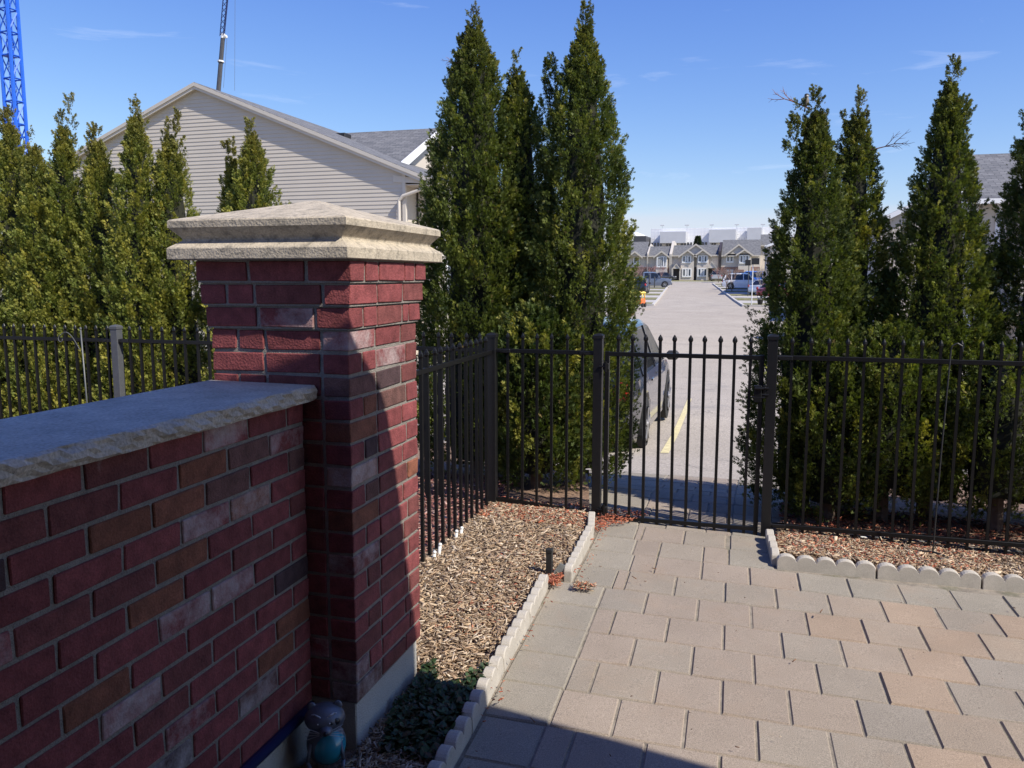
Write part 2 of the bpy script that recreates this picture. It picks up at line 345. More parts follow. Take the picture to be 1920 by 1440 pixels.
# ------------------------------------------------------------------ ground, road
YS = sorted(set([-400, -100, -30, -12, -5] + list(np.arange(-4, 9, .5)) + list(np.arange(9, 30, 1)) + list(np.arange(30, 160, 4)) + PY[1:] + [250, 320, 500, 700, 900]))
def sheet(name, edges, dz, mat, ncol=1, thick=0.0, y_extra=()):
    """edges: list of (y, xleft, xright), a sheet that follows the ground"""
    ey = [e[0] for e in edges]; ys = sorted(set([y for y in YS if ey[0] < y < ey[-1]] + ey))
    rows = []
    for y in ys:
        xl = np.interp(y, ey, [e[1] for e in edges]); xr = np.interp(y, ey, [e[2] for e in edges])
        xs = np.linspace(xl, xr, ncol + 1)
        if y < 9: xs = np.array([min(max(x, xl), xr) for x in xs])
        rows.append([(x, y, float(G(x, y)) + dz) for x in xs])
    b = MB(); nc = ncol + 1; vs = [p for r in rows for p in r]; fs = []
    for i in range(len(rows) - 1):
        for k in range(ncol): fs.append((i * nc + k, i * nc + k + 1, (i + 1) * nc + k + 1, (i + 1) * nc + k))
    b.add(vs, fs)
    if thick:
        for side in (0, nc - 1):
            for i in range(len(rows) - 1):
                p, q = rows[i][side], rows[i + 1][side]
                b.add([p, q, (q[0], q[1], q[2] - thick), (p[0], p[1], p[2] - thick)], [(0, 1, 2, 3)])
        for r in (rows[0], rows[-1]):
            p, q = r[0], r[-1]; b.add([p, q, (q[0], q[1], q[2] - thick), (p[0], p[1], p[2] - thick)], [(0, 1, 2, 3)])
    return struct(b.build(name, mat))
sheet('ground', [(-400, -600, 600), (1200, -900, 900)], -.06, 'ground', 60)
# road edges read off the photo
rl = lambda y: -6.9 - (y - 58.8) * .080
rr = lambda y: -.906 - (y - 58.8) * .083
sheet('asphalt_road', [(7.6, -14, 14), (33, -14, 14), (40, -12, 12), (50, -10.5, 9), (58.0, rl(58) - 1.2, 9), (58.8, rl(58.8) - .2, rr(58.8) + .6), (62, rl(62), rr(62)), (122, rl(122), rr(122))], 0.0, 'asphalt', 6)
sheet('cross_road', [(122, -70, 60), (131, -75, 60)], .003, 'asphalt', 6)
# driveways and lawn strips either side of the road
for side in (-1, 1):
    y = 59.5; k = 0
    seq = [(3.0, 'lawn'), (6.5, 'drive'), (3.2, 'lawn'), (6.0, 'drive')]
    while y < 119:
        L_, kind = seq[k % 4]; y2 = min(y + L_, 121)
        if side < 0: e = [(y, rl(y) - 14, rl(y) - .16), (y2, rl(y2) - 14, rl(y2) - .16)]
        else: e = [(y, rr(y) + .16, rr(y) + 14), (y2, rr(y2) + .16, rr(y2) + 14)]
        if kind == 'lawn': sheet('lawn', e, .10, 'lawn', 1, .14)
        else: sheet('driveway', e, .04, 'drive', 1, .08)
        y = y2; k += 1
sheet('kerb', [(59, rl(59) - .16, rl(59)), (121, rl(121) - .16, rl(121))], .13, 'kerb', 1, .16)
sheet('kerb', [(59, rr(59), rr(59) + .16), (121, rr(121), rr(121) + .16)], .13, 'kerb', 1, .16)
sheet('kerb', [(58.8, rr(59), 15), (58.96, rr(59), 15)], .13, 'kerb', 4, .16)
sheet('kerb', [(58.8, -22, rl(59)), (58.96, -22, rl(59))], .13, 'kerb', 4, .16)
sheet('pavement', [(131, -70, 50), (133, -70, 50)], .10, 'kerb', 4, .14)
sheet('lawn', [(133, -70, 50), (150, -70, 50)], .10, 'lawn', 4, .14)
sheet('lawn', [(12, -60, -14), (58, -60, -22)], .02, 'lawn', 6)
sheet('lawn', [(10, 12, 60), (58.8, 12, 60)], .02, 'lawn', 6)
# yellow bay line on the asphalt beyond the gate
a = gp(1238, 850); a2 = gp(1254, 850); b = gp(1289, 748); b2 = gp(1297, 748)
mb = MB(); n_ = 14; vs = []
for i in range(n_ + 1):
    t = i / n_; p = a + (b - a) * t; q = a2 + (b2 - a2) * t
    for r_ in (p, q): vs.append((r_[0], r_[1], float(G(r_[0], r_[1])) + .006))
mb.add(vs, [(2 * i, 2 * i + 1, 2 * i + 3, 2 * i + 2) for i in range(n_)])
o = mb.build('yellow_line', 'yellow'); struct(o)

# ------------------------------------------------------------------ patio: bed of joint sand, then every paver with its own chamfer and tint
TH = .026; PL = .2461; PW = .2613; PX, PYo = -.0903, 3.7329
def pw(c, r):      # paver grid -> world
    a = (c - 1) * PL; b = -(r - 5) * PW
    return PX + math.cos(TH) * a - math.sin(TH) * b, PYo + math.sin(TH) * a + math.cos(TH) * b
def ginv(x, y):
    dx, dy = x - PX, y - PYo
    a = math.cos(TH) * dx + math.sin(TH) * dy; b = -math.sin(TH) * dx + math.cos(TH) * dy
    return 1 + a / PL, 5 - b / PW
sheet('joint_sand', [(-1.2, -1.2, 5), (2.0, -1.2, 5), (4.55, -.95, 5), (4.9, -.95, .2), (7.75, -1.5, .5)], -.005, 'joint', 8)
pv = MB()
def paver(c0, c1, r0, r1, col, drop=0.0, clip=None):
    g = .0034 / PL; h = .0026 / PW
    c0 += g; c1 -= g; r0 += h; r1 -= h
    if c1 - c0 < .08: return
    ch = .006; zt = random.uniform(-.0018, .0018); tx = random.uniform(-.0015, .0015)
    q = [pw(c0, r0), pw(c1, r0), pw(c1, r1), pw(c0, r1)]
    cx = sum(p[0] for p in q) / 4; cy = sum(p[1] for p in q) / 4
    top = [(p[0] + (cx - p[0]) * ch / .13, p[1] + (cy - p[1]) * ch / .13) for p in q]
    vs = [(x, y, float(G(x, y)) + .002 + zt + (tx if i in (0, 3) else -tx)) for i, (x, y) in enumerate(top)] + [(x, y, float(G(x, y)) - .005 + zt) for x, y in q] + [(x, y, float(G(x, y)) - .03) for x, y in q]
    fs = [(0, 1, 2, 3)[::-1]] + [(i, (i + 1) % 4, 4 + (i + 1) % 4, 4 + i) for i in range(4)] + [(4 + i, 4 + (i + 1) % 4, 8 + (i + 1) % 4, 8 + i) for i in range(4)]
    pv.add(vs, fs, col)
def pcol(x, y, kind):
    g = random.uniform(.95, 1.05)
    if kind == 'g': c = np.array([.315, .288, .245])
    else:
        t = min(1, max(0, (x + .2) / 1.6)); c = np.array([.338, .285, .240]) * (1 - t) + np.array([.350, .288, .225]) * t
        k = random.random()
        if k < .2: c = np.array([.325, .285, .240])
        elif k < .2 + .22 * t: c = np.array([.36, .282, .218])
        elif k > .93: c = np.array([.31, .278, .24])
    return (*(c * g * np.array([.90, .88, .84])), 0)
XE = lambda y: np.interp(y, [-2, 2.38, 2.72, 2.95, 3.39, 3.9, 3.98, 4.95, 5.3, 7.8], [-.86, -.875, -.895, -.905, -.918, -.945, -.85, -.88, -.95, -1.45])
for ri in range(-12, 24):
    r0, r1 = ri, ri + 1
    xm, ym = pw(1, ri + .5)
    if ym > 7.75: continue
    if ym > 4.45 :   # walkway through the gate
        xl = XE(ym); xr = .125 if ym < 5.3 else .35
        cl = ginv(xl, ym)[0]; cr = ginv(xr, ym)[0]
        b1 = ginv(np.interp(ym, [4.4, 5.0, 7.7], [-.60, -.66, -.72]), ym)[0]; b2 = ginv(-.10, ym)[0]
        paver(cl, b1, r0, r1, pcol(xl, ym, 'g')); paver(b2, b2 + 1, r0, r1, pcol(xr, ym, 'g')); paver(b2 + 1, cr, r0, r1, pcol(xr, ym, 'g')) if cr > b2 + 1.1 else None
        off = .5 * (ri % 2); c = b1
        nx = math.floor(b1 - off) + 1 + off
        while c < b2:
            e = min(nx, b2); paver(c, e, r0, r1, pcol(pw(c, ri)[0], ym, 'p')); c = e; nx += 1
    else:
        xl = XE(ym); cl = ginv(xl, ym)[0]
        xb = np.interp(ym, [2.2, 3.0, 3.95, 4.4], [-.66, -.655, -.68, -.60]); b1 = ginv(xb, ym)[0]
        paver(cl, b1, r0, r1, pcol(xl, ym, 'g'))
        off = .5 * ((ri + 1) % 2); c = b1; nx = math.floor(b1 - off) + 1 + off
        gray = 4.18 < ym < 4.45
        while c < 18:
            e = nx; x_ = pw(c, ri)[0]; paver(c, e, r0, r1, pcol(x_, ym, 'g' if (gray and x_ > .05) else 'p')); c = e; nx += 1
patio = pv.build('patio', 'paver'); struct(patio)
# mulch beds (lumpy soil under the chips)
def bed(name, poly_rows, dz=.012, n=26):
    ey = [e[0] for e in poly_rows]; ys = np.linspace(ey[0], ey[-1], 60); vs = []; nc = n + 1
    for y in ys:
        xl = np.interp(y, ey, [e[1] for e in poly_rows]); xr = np.interp(y, ey, [e[2] for e in poly_rows])
        for x in np.linspace(xl, xr, nc):
            vs.append((x, y, float(G(x, y)) + dz + .012 * math.sin(x * 17 + y * 5) * math.sin(y * 13) + .006 * random.random()))
    fs = [(i * nc + k, i * nc + k + 1, (i + 1) * nc + k + 1, (i + 1) * nc + k) for i in range(len(ys) - 1) for k in range(n)]
    return struct(MB().add(vs, fs).build(name, 'soil'))
bed('mulch_bed', [(1.6, -1.34, -.90), (2.82, -1.34, -.93), (2.83, -1.66, -.95), (3.95, -1.66, -.97), (3.97, -1.66, -.90), (5.2, -1.66, -.92)])
bed('mulch_bed', [(4.64, .17, 5.2), (5.3, .17, 5.2)], .012, 60)
bed('mulch_bed', [(5.3, .30, 9), (9.5, .75, 12)], .02, 60)
bed('mulch_bed', [(5.2, -9.5, -1.0), (6.9, -9.5, -1.35)], .02, 90)
bed('mulch_bed', [(6.9, -12, -2.6), (9.5, -14, -2.9)], .02, 60)
bed('mulch_bed', [(2.0, -9.5, -1.70), (5.2, -9.5, -1.66)], .01, 90)
def chips(name, label, cat, regions, seed):
    """regions: (n, x0,x1,y0,y1, keep(x,y), palette, zoff)"""
    r = np.random.default_rng(seed); Vs = []; Qs = []; Cs = []; o = 0
    for n, x0, x1, y0, y1, keep, pal, size in regions:
        x = r.uniform(x0, x1, n); y = r.uniform(y0, y1, n); k = keep(x, y); x, y = x[k], y[k]; n = len(x)
        z = G(x, y) + .022 + r.uniform(0, .022, n)
        L_ = size * r.uniform(.45, 1.5, n); W_ = L_ * r.uniform(.10, .30, n); T_ = r.uniform(.0015, .004, n)
        a = r.uniform(0, 2 * np.pi, n); el = r.normal(0, .28, n); roll = r.normal(0, .5, n)
        d = np.stack([np.cos(a) * np.cos(el), np.sin(a) * np.cos(el), np.sin(el)], 1)
        s = np.stack([-np.sin(a), np.cos(a), 0 * a], 1); u = np.cross(d, s); s2 = s * np.cos(roll)[:, None] + u * np.sin(roll)[:, None]; u2 = np.cross(d, s2)
        c = np.stack([x, y, z], 1)
        P = []
        for (i, j, k_) in ((-1, -1, -1), (1, -.6, -1), (1, .6, -1), (-1, 1, -1), (-1, -1, 1), (1, -.6, 1), (1, .6, 1), (-1, 1, 1)):
            P.append(c + d * (i * L_ / 2)[:, None] + s2 * (j * W_ / 2)[:, None] + u2 * (k_ * T_ / 2)[:, None])
        P = np.stack(P, 1).reshape(-1, 3)
        T = np.array([(0, 3, 2, 1), (4, 5, 6, 7), (0, 1, 5, 4), (1, 2, 6, 5), (2, 3, 7, 6), (3, 0, 4, 7)])
        Q = (np.arange(n)[:, None, None] * 8 + T[None]).reshape(-1, 4) + o; o += n * 8
        pc = np.array(pal)[r.integers(0, len(pal), n)] * r.uniform(.7, 1.25, (n, 1))
        Vs.append(P); Qs.append(Q); Cs.append(np.repeat(np.concatenate([pc, np.zeros((n, 1))], 1), 6, 0))
    ob = np_mesh(name, np.concatenate(Vs), np.concatenate(Qs), np.concatenate(Cs), 'chips')
    tag(ob, label, cat, kind='stuff'); return ob
TAN = [(.44, .32, .20), (.52, .40, .27), (.39, .27, .17), (.34, .26, .19), (.58, .48, .36), (.25, .17, .11), (.40, .28, .18), (.16, .115, .08), (.20, .14, .10)]
REDC = [(.42, .13, .07), (.33, .10, .06), (.50, .20, .11), (.28, .09, .06)]
PINK = [(.34, .15, .12), (.28, .12, .10), (.42, .24, .19), (.20, .09, .08), (.50, .34, .28)]
inbed = lambda x, y: (x < XE(y) - .075) & ~((y < 2.86) & (x < -1.19)) & ~((y < 2.3) & (x < -1.35))
chips('wood_chips', 'tan shredded wood chips covering the bed between side fence and patio edging', 'mulch',
      [(30000, -1.66, -.86, 1.7, 5.2, inbed, TAN, .028), (1200, -1.66, -.86, 1.7, 5.2, inbed, [(.54, .43, .31), (.46, .35, .24), (.33, .25, .17)], .052), (3000, -1.66, -.90, 4.75, 5.25, inbed, REDC + TAN[:1], .024), (300, -1.3, -1.0, 3.2, 4.6, inbed, REDC, .024)], 3)
chips('wood_chips', 'tan and rust wood chips behind the scalloped edging right of the gate', 'mulch',
      [(26000, .17, 3.2, 4.72, 5.3, lambda x, y: y > 4.66, TAN, .028), (1200, .17, 3.2, 4.72, 5.3, lambda x, y: y > 4.66, [(.54, .43, .31), (.46, .35, .24)], .05), (5000, .17, 1.3, 4.75, 5.3, lambda x, y: y > 4.62 + .25 * np.abs(x - .5), REDC + TAN[:2], .026), (7000, .2, 3.2, 5.0, 5.9, lambda x, y: y > 0, REDC + [(.10, .06, .04)] * 4, .03)], 4)
chips('red_mulch', 'dark pinkish red mulch seen through the side fence pickets', 'mulch',
      [(26000, -4.2, -1.68, 3.0, 5.9, lambda x, y: (y > 2.9), PINK, .040)], 5)
chips('leaf_litter', 'rust red cedar litter along the left paver edge', 'litter',
      [(800, -1.0, -.5, 2.2, 5.15, lambda x, y: (np.abs(x - XE(y) - .03) < .028 * np.abs(np.sin(y * 5)) + .012) , REDC, .016),
       (700, -.92, -.62, 4.75, 5.25, lambda x, y: x < -.9 + (y - 4.7) * .6, REDC, .02), (130, -.82, -.72, 3.86, 3.92, lambda x, y: x < 9, REDC + TAN, .02),
       (240, -.985, -.90, 3.86, 4.02, lambda x, y: x < 9, REDC, .02),
       (260, -.8, 2.5, 1.5, 5.0, lambda x, y: (x < 0.1) | (y < 4.4), [(.10, .05, .03), (.40, .33, .25)], .006), (26, -.8, 2.0, 1.6, 5.0, lambda x, y: (x < 0.1) | (y < 4.4), [(.12, .06, .035), (.22, .12, .07)], .020)], 6)

# ------------------------------------------------------------------ cedars
KITES = []
def _kite(p, d, L_, w_):
    d = np.array(d, float); d /= np.linalg.norm(d); s = np.array([d[1], -d[0], 0]); p = np.array(p, float)
    return [p, p + d * L_ * .45 + s * w_, p + d * L_, p + d * L_ * .45 - s * w_]
KITES.append(_kite((0, 0, 0), (0, 1, 0), 1.0, .10))
for t_, sgn, L_ in ((.12, 1, .52), (.28, -1, .50), (.48, 1, .40), (.62, -1, .34)):
    KITES.append(_kite((0, t_, 0), (sgn * .80, .75, 0), L_, .095))
KT = np.array(KITES).reshape(-1, 3); KT[:, 2] = -.18 * KT[:, 0] ** 2 * 3 + .12 * KT[:, 1] ** 2     # cupped fan
NK = len(KITES)
def sprays(P, D, S, Cc, r):
    """P origins, D directions, S sizes, Cc colours -> V,Q,C"""
    n = len(P); D = D / np.linalg.norm(D, axis=1, keepdims=True)
    a = r.normal(size=(n, 3)); s = np.cross(D, a); s /= np.linalg.norm(s, axis=1, keepdims=True); u = np.cross(s, D)
    V = P[:, None, :] + S[:, None, None] * (KT[None, :, 0:1] * s[:, None] + KT[None, :, 1:2] * D[:, None] + KT[None, :, 2:3] * u[:, None])
    V = V.reshape(-1, 3); Q = np.arange(n * NK * 4).reshape(-1, 4)
    Cf = np.repeat(Cc, NK, 0); Cf = Cf * r.uniform(.8, 1.2, (len(Cf), 1))
    return V, Q, np.concatenate([Cf, np.zeros((len(Cf), 1))], 1)
def smooth_noise(r, n=5):
    ks = [(r.integers(1, 6), r.uniform(1.5, 7), r.uniform(0, 6.28), r.uniform(.4, 1)) for _ in range(n)]
    return lambda th, z: sum(a * np.sin(k * th + f * z + p) for k, f, p, a in ks) / n
def cedar(x, y, ztop, Rr, label, seed, p=3.0, q=.75, lean=(0, 0), tops=(), green=(.135, .165, .034), yel=.35, brown=.2, zlow=.12, dens=1.0, group='cedars along the fence', flat=1.0, back=.35, size=.0285, ysq=1.0, low=1.0):
    r = np.random.default_rng(seed); z0 = float(G(x, y)); Hh = ztop - z0
    t = thing('cedar_tree', label, 'cedar', (x, y, z0), group)
    nz = smooth_noise(r); nz2 = smooth_noise(r, 7)
    rad = lambda tt: Rr * np.clip(1 - np.clip(tt, 0, 1) ** p, 0.0, 1) ** q * np.interp(tt, [0, .12, .3, 1], [low * .86, low, 1, 1])
    V = []; Q = []; K = []; o = 0
    stems = [(0.0, 0.0, 0.0, Hh * .955, 1.0), (r.uniform(-.02, .02), 0, Hh * .84, Hh * 1.0, .20)] + ([(r.uniform(-.09, .09), 0, Hh * .84, Hh * r.uniform(.93, .97), .13)] if p < 3.9 else []) + list(tops)
    for si, (ox, oy, zs, zh, sc) in enumerate(stems):
        area = 6.28 * Rr * sc * (zh - zs) * .72
        npl = int(area / .0050 * dens)
        tt = r.uniform(0, 1, npl) ** .92; tt = np.where(r.random(npl) < .07, r.uniform(.86, 1.0, npl), tt)
        if si: tt = np.clip(tt * .5 + .5, 0, 1) if zs == 0 else tt
        th = r.uniform(0, 2 * np.pi, npl)
        keep = (np.sin(th) < .45) | (r.random(npl) < back); tt, th = tt[keep], th[keep]
        zz = zs + tt * (zh - zs) * .985
        Rz = rad(tt) * sc if si == 0 or zs == 0 else Rr * sc * np.clip(1 - tt ** 1.4, 0, 1)
        lump = 1 + .10 * nz(th, zz * 2.0) + .10 * nz2(th * 2, zz * 4)
        rr_ = Rz * lump * (.55 + .47 * r.random(len(tt)) ** .42)
        cx = lean[0] * (zz / Hh) ** 1.4 + ox; cy = lean[1] * (zz / Hh) + oy
        base = np.stack([cx + np.cos(th) * rr_ * .90, cy + np.sin(th) * rr_ * .90 * ysq, zlow + zz * (Hh - zlow) / Hh - .06], 1)
        ax = np.stack([np.cos(th) * .50, np.sin(th) * .50, .90 + .25 * tt], 1) + r.normal(0, .16, (len(tt), 3)); ax /= np.linalg.norm(ax, axis=1, keepdims=True)
        plen = np.clip(.05 + .16 * Rz / max(Rr, .1), .06, .20) * r.uniform(.7, 1.25, len(tt)) * (1 if Rr > .25 else .7)
        ns = 60
        k = np.repeat(np.arange(len(tt)), ns); s_ = r.random(len(k))
        wid = (.36 * (1 - s_ * .8) * plen[k])[:, None]
        outv = np.stack([np.cos(th[k]), np.sin(th[k]), 0 * th[k]], 1)
        P = base[k] + ax[k] * (s_ * plen[k])[:, None] + r.normal(0, .5, (len(k), 3)) * wid
        D = ax[k] * 1.0 + outv * .35 + r.normal(0, .42, (len(k), 3))
        S = size * r.uniform(.6, 1.35, len(k)) * np.clip(.55 + .6 * Rz[k] / Rr, .5, 1.05)
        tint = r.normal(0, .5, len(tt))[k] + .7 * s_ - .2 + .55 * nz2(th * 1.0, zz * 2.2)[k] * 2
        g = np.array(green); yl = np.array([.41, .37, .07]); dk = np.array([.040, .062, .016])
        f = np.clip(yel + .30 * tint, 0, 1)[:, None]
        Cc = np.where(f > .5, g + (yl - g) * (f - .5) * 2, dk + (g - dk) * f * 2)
        bt = np.clip((zz[k] / Hh - .80) / .18, 0, 1) * brown + (r.random(len(k)) < .025) * .8
        Cc = Cc + (np.array([.20, .135, .055]) - Cc) * (np.clip(bt, 0, 1) * r.uniform(.4, 1, len(k)))[:, None]
        v, qd, c_ = sprays(P, D, S, Cc, r); V.append(v); Q.append(qd + o); K.append(c_); o += len(v)
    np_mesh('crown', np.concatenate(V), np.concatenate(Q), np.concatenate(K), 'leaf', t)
    # lumpy core, near-black for the shade among inner twigs; keeps daylight from passing through
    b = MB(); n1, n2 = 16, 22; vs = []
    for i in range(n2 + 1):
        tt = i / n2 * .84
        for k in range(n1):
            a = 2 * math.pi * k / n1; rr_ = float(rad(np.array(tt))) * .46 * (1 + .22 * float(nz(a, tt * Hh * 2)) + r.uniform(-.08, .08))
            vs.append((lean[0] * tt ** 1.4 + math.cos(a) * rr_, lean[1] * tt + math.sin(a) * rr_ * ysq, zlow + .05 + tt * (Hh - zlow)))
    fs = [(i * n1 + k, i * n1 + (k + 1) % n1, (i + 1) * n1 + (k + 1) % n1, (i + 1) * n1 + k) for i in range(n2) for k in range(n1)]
    b.add(vs, fs); b.build('shade_core', 'inner', t)
    tr = MB(); pts = [(lean[0] * s ** 1.4, lean[1] * s, Hh * s) for s in np.linspace(0, .82, 9)]
    for i in range(8): tr.tube(pts[i], pts[i + 1], .045 * (1 - i / 9) + .004, .045 * (1 - (i + 1) / 9) + .004, 8)
    tr.build('trunk', 'bark', t)
    return t
LG = (.170, .205, .044)
GH = 'cedar hedge behind the left fence'
hedge = [(-6.95, 3.0, .45, 'bright cedar cut off by the left edge of the photo'),
 (-6.42, 3.16, .42, 'broad bright cedar in front of the blue tower crane'),
 (-6.02, 2.93, .29, 'bright cedar with a blunt top just right of the blue tower crane'),
 (-5.78, 3.12, .29, 'tall narrow cedar with a thin tip between two blunter hedge cedars'),
 (-5.49, 2.97, .34, 'full rounded cedar at the left end of the gable eave'),
 (-4.97, 3.13, .34, 'tall pointed cedar in front of the left slope of the gable'),
 (-4.70, 2.97, .32, 'slim cedar with two thin tips against the siding'),
 (-4.15, 2.80, .25, 'thin tipped cedar just above the left end of the pillar cap'),
 (-3.87, 2.92, .38, 'last cedar of the hedge, rising right behind the pillar cap')]
for i, (x, zt, r_, lb) in enumerate(hedge):
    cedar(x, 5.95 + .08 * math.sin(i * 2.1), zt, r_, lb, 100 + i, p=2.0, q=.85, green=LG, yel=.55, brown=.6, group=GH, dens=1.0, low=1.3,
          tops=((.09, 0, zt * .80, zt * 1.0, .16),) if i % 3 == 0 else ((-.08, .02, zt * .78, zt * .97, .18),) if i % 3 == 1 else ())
GM = 'tall cedars by the gate'
cedar(-2.05, 6.0, 3.66, .47, 'tallest dark cedar, rising just right of the pillar cap', 201, p=2.6, q=.80, brown=.35, group=GM, dens=1.15, yel=.30, tops=((-.10, 0, 2.9, 3.35, .2),), low=1.05)
cedar(-1.76, 6.15, 3.33, .39, 'slimmer cedar squeezed between the two tall ones', 202, p=2.5, q=.8, brown=.3, group=GM, dens=1.0, yel=.34)
cedar(-1.235, 6.0, 3.60, .40, 'tall cedar beside the gate with its lower boughs reaching the left gate post', 203, p=2.4, q=.80, brown=.3, group=GM, dens=1.2, yel=.33, tops=((-.25, 0.05, 2.3, 3.2, .32),), low=.98)
cedar(-1.50, 5.72, 1.55, .34, 'low bushy cedar growth behind the short fence panel left of the gate', 204, p=4, q=.7, brown=.0, group=GM, dens=1.2, yel=.42, size=.034, green=(.09, .125, .032), zlow=.10)
GR = 'cedars right of the gate'
cedar(.345, 5.80, 2.87, .375, 'cedar with the bird on its dead twig, first one right of the gate', 301, p=1.9, q=.9, lean=(-.02, 0), brown=.35, group=GR, dens=1.15, yel=.24, tops=((-.10, 0, 2.35, 2.75, .25),), low=1.05)
cedar(.60, 6.05, 2.88, .33, 'cedar with split tip and a bare brown twig sticking out right', 302, p=2.0, q=.9, brown=.5, group=GR, dens=1.1, yel=.40, tops=((-.09, 0, 2.3, 2.72, .15),))
cedar(1.12, 5.92, 3.02, .44, 'pointed cedar standing alone between the roofs on the right', 303, p=1.6, q=.95, brown=.3, group=GR, dens=1.15, yel=.34, low=1.05)
cedar(1.83, 6.0, 3.62, .47, 'dark cedar cut off by the right edge of the photo', 304, p=2.0, q=.85, brown=.3, group=GR, dens=1.1, yel=.22)
cedar(.49, 5.58, 1.30, .28, 'low cedar growth touching the fence just right of the right gate post', 308, p=4, q=.7, brown=0, group=GR, dens=1.1, yel=.25, zlow=.10)
cedar(.82, 5.66, 1.42, .34, 'low cedar growth filling the gap left of the pointed cedar', 305, p=4, q=.7, brown=0, group=GR, dens=1.0, yel=.28, zlow=.22)
cedar(1.48, 5.66, 1.30, .38, 'low cedar growth filling the gap right of the pointed cedar', 306, p=4, q=.7, brown=0, group=GR, dens=1.0, yel=.30, zlow=.22)
cedar(2.35, 6.0, 2.6, .50, 'cedar beyond the right edge of the photo', 307, p=2.4, q=.9, brown=.2, group=GR, dens=.6)

# ------------------------------------------------------------------ brick pillar and wall
CO = .0719
def bcol():
    k = random.random()
    if k < .66: c = (.200, .055, .055)
    elif k < .75: c = (.20, .078, .048)
    elif k < .90: c = (.16, .052, .048)
    elif k < .95: c = (.070, .042, .044)
    else: c = (.14, .070, .060)
    g = random.uniform(.85, 1.15); e = random.choice([0, .05, .1, .15, .2, .25, .30]) if random.random() < .91 else .56
    return (c[0] * g, c[1] * g, c[2] * g, e)
def brick_ring(b, x0, x1, y0, y1, z0, z1, par, lx=.192, d=.090, inset_mortar=0):
    """one course of bricks round a rectangular pier, corners interlocked"""
    g = .0055
    def run(a0, a1, start):
        xs = [a0]; c = a0 + start
        while c < a1 - .045: xs.append(c); c += lx + .01
        xs.append(a1); return [(xs[i] + (g if i else 0), xs[i + 1] - (g if i < len(xs) - 2 else 0)) for i in range(len(xs) - 1)]
    jt = .0019
    for (ya, yb) in ((y0, y0 + d), (y1 - d, y1)):
        for a, c in run(x0 if par else x0 + d + 2 * g, x1 if par else x1 - d - 2 * g, lx if par else lx * .5):
            b.cbox(a, c, ya, yb, z0 + g, z1 - g, .0028, bcol(), jt)
    for (xa, xb) in ((x0, x0 + d), (x1 - d, x1)):
        for a, c in run(y0 if not par else y0 + d + 2 * g, y1 if not par else y1 - d - 2 * g, lx if not par else lx * .5):
            b.cbox(xa, xb, a, c, z0 + g, z1 - g, .0028, bcol(), jt)
pillar = thing('brick_pillar', 'square red brick pillar with a pale pyramid stone cap at the end of the low wall', 'pillar', (-1.445, 2.56, .07))
PB = (-1.445, 2.56, .07)
X0, X1, Y0, Y1 = -1.69, -1.20, 2.295, 2.825
b = MB(); mo = MB()
for k in range(20):
    z = .252 + k * CO; ex = {17: .011, 18: .020, 19: .029}.get(k, 0)
    brick_ring(b, X0 - ex, X1 + ex, Y0 - ex, Y1 + ex, z, z + CO, k % 2)
    mo.box(X0 - ex + .005, X1 + ex - .005, Y0 - ex + .005, Y1 + ex - .005, z, z + CO)
b.build('brickwork', 'brick', pillar, base=PB); mo.build('mortar_joints', 'mortar', pillar, base=PB)
b = MB(); b.cbox(X0 + .012, X1 - .012, Y0 + .012, Y1 - .012, -.15, .253, .004); b.build('concrete_base', 'concrete', pillar, base=PB)
# cap: stacked mitred slabs
def loft(b, cx, cy, prof):
    vs = []
    for hx, hy, z in prof: vs += [(cx - hx, cy - hy, z), (cx + hx, cy - hy, z), (cx + hx, cy + hy, z), (cx - hx, cy + hy, z)]
    fs = [(3, 2, 1, 0)]
    for i in range(len(prof) - 1):
        for k in range(4): fs.append((i * 4 + k, i * 4 + (k + 1) % 4, (i + 1) * 4 + (k + 1) % 4, (i + 1) * 4 + k))
    n = (len(prof) - 1) * 4; fs.append((n, n + 1, n + 2, n + 3)); b.add(vs, fs); return b
ccx, ccy = -1.469, 2.598; hx, hy = .314, .383
b = MB()
loft(b, ccx, ccy, [(hx - .003, hy - .003, 1.690), (hx, hy, 1.693), (hx, hy, 1.724), (hx - .003, hy - .003, 1.728), (hx - .026, hy - .026, 1.744), (hx - .034, hy - .034, 1.750),
   (hx - .034, hy - .034, 1.755), (hx - .028, hy - .028, 1.764), (hx - .008, hy - .008, 1.786), (hx - .004, hy - .004, 1.789), (hx - .004, hy - .004, 1.809), (hx - .009, hy - .009, 1.814), (.05, .06, 1.884), (.025, .03, 1.893), (.008, .01, 1.896)])
b.build('stone_cap', 'cap', pillar, base=PB)

wall = thing('brick_wall', 'low red brick garden wall with a grey stone coping running in from the left edge', 'wall', (-1.5, .6, .07)); WB = (-1.5, .6, .07)
b = MB(); mo = MB(); WX0, WX1 = -1.655, -1.361
for k in range(14):
    z = 1.25 - (k + 1) * .0719; z1 = z + .0719
    y = 2.289; first = True
    ye = 2.289
    while ye > -1.6:
        ya = ye - (.190 if not (first and k % 2 == 0) else .090); first = False
        for xa, xb in ((WX1 - .095, WX1), (WX0, WX0 + .095)):
            b.cbox(xa, xb, ya, ye, z + .0055, z1 - .0055, .0028, bcol(), .0019)
        ye = ya - .010
mo.box(WX0 + .005, WX1 - .005, -1.6, 2.289, .22, 1.249)
b.build('brickwork', 'brick', wall, base=WB); mo.build('mortar_joints', 'mortar', wall, base=WB)
b = MB(); b.box(WX0 + .01, WX1 - .012, -1.6, 2.288, -.15, .219); b.build('concrete_foundation', 'concrete', wall, base=WB)
b = MB(); b.tube((WX1 + .008, -1.6, .238), (WX1 + .008, 2.27, .238), .017, n=10); b.build('base_flashing', 'navy', wall, True, base=WB)
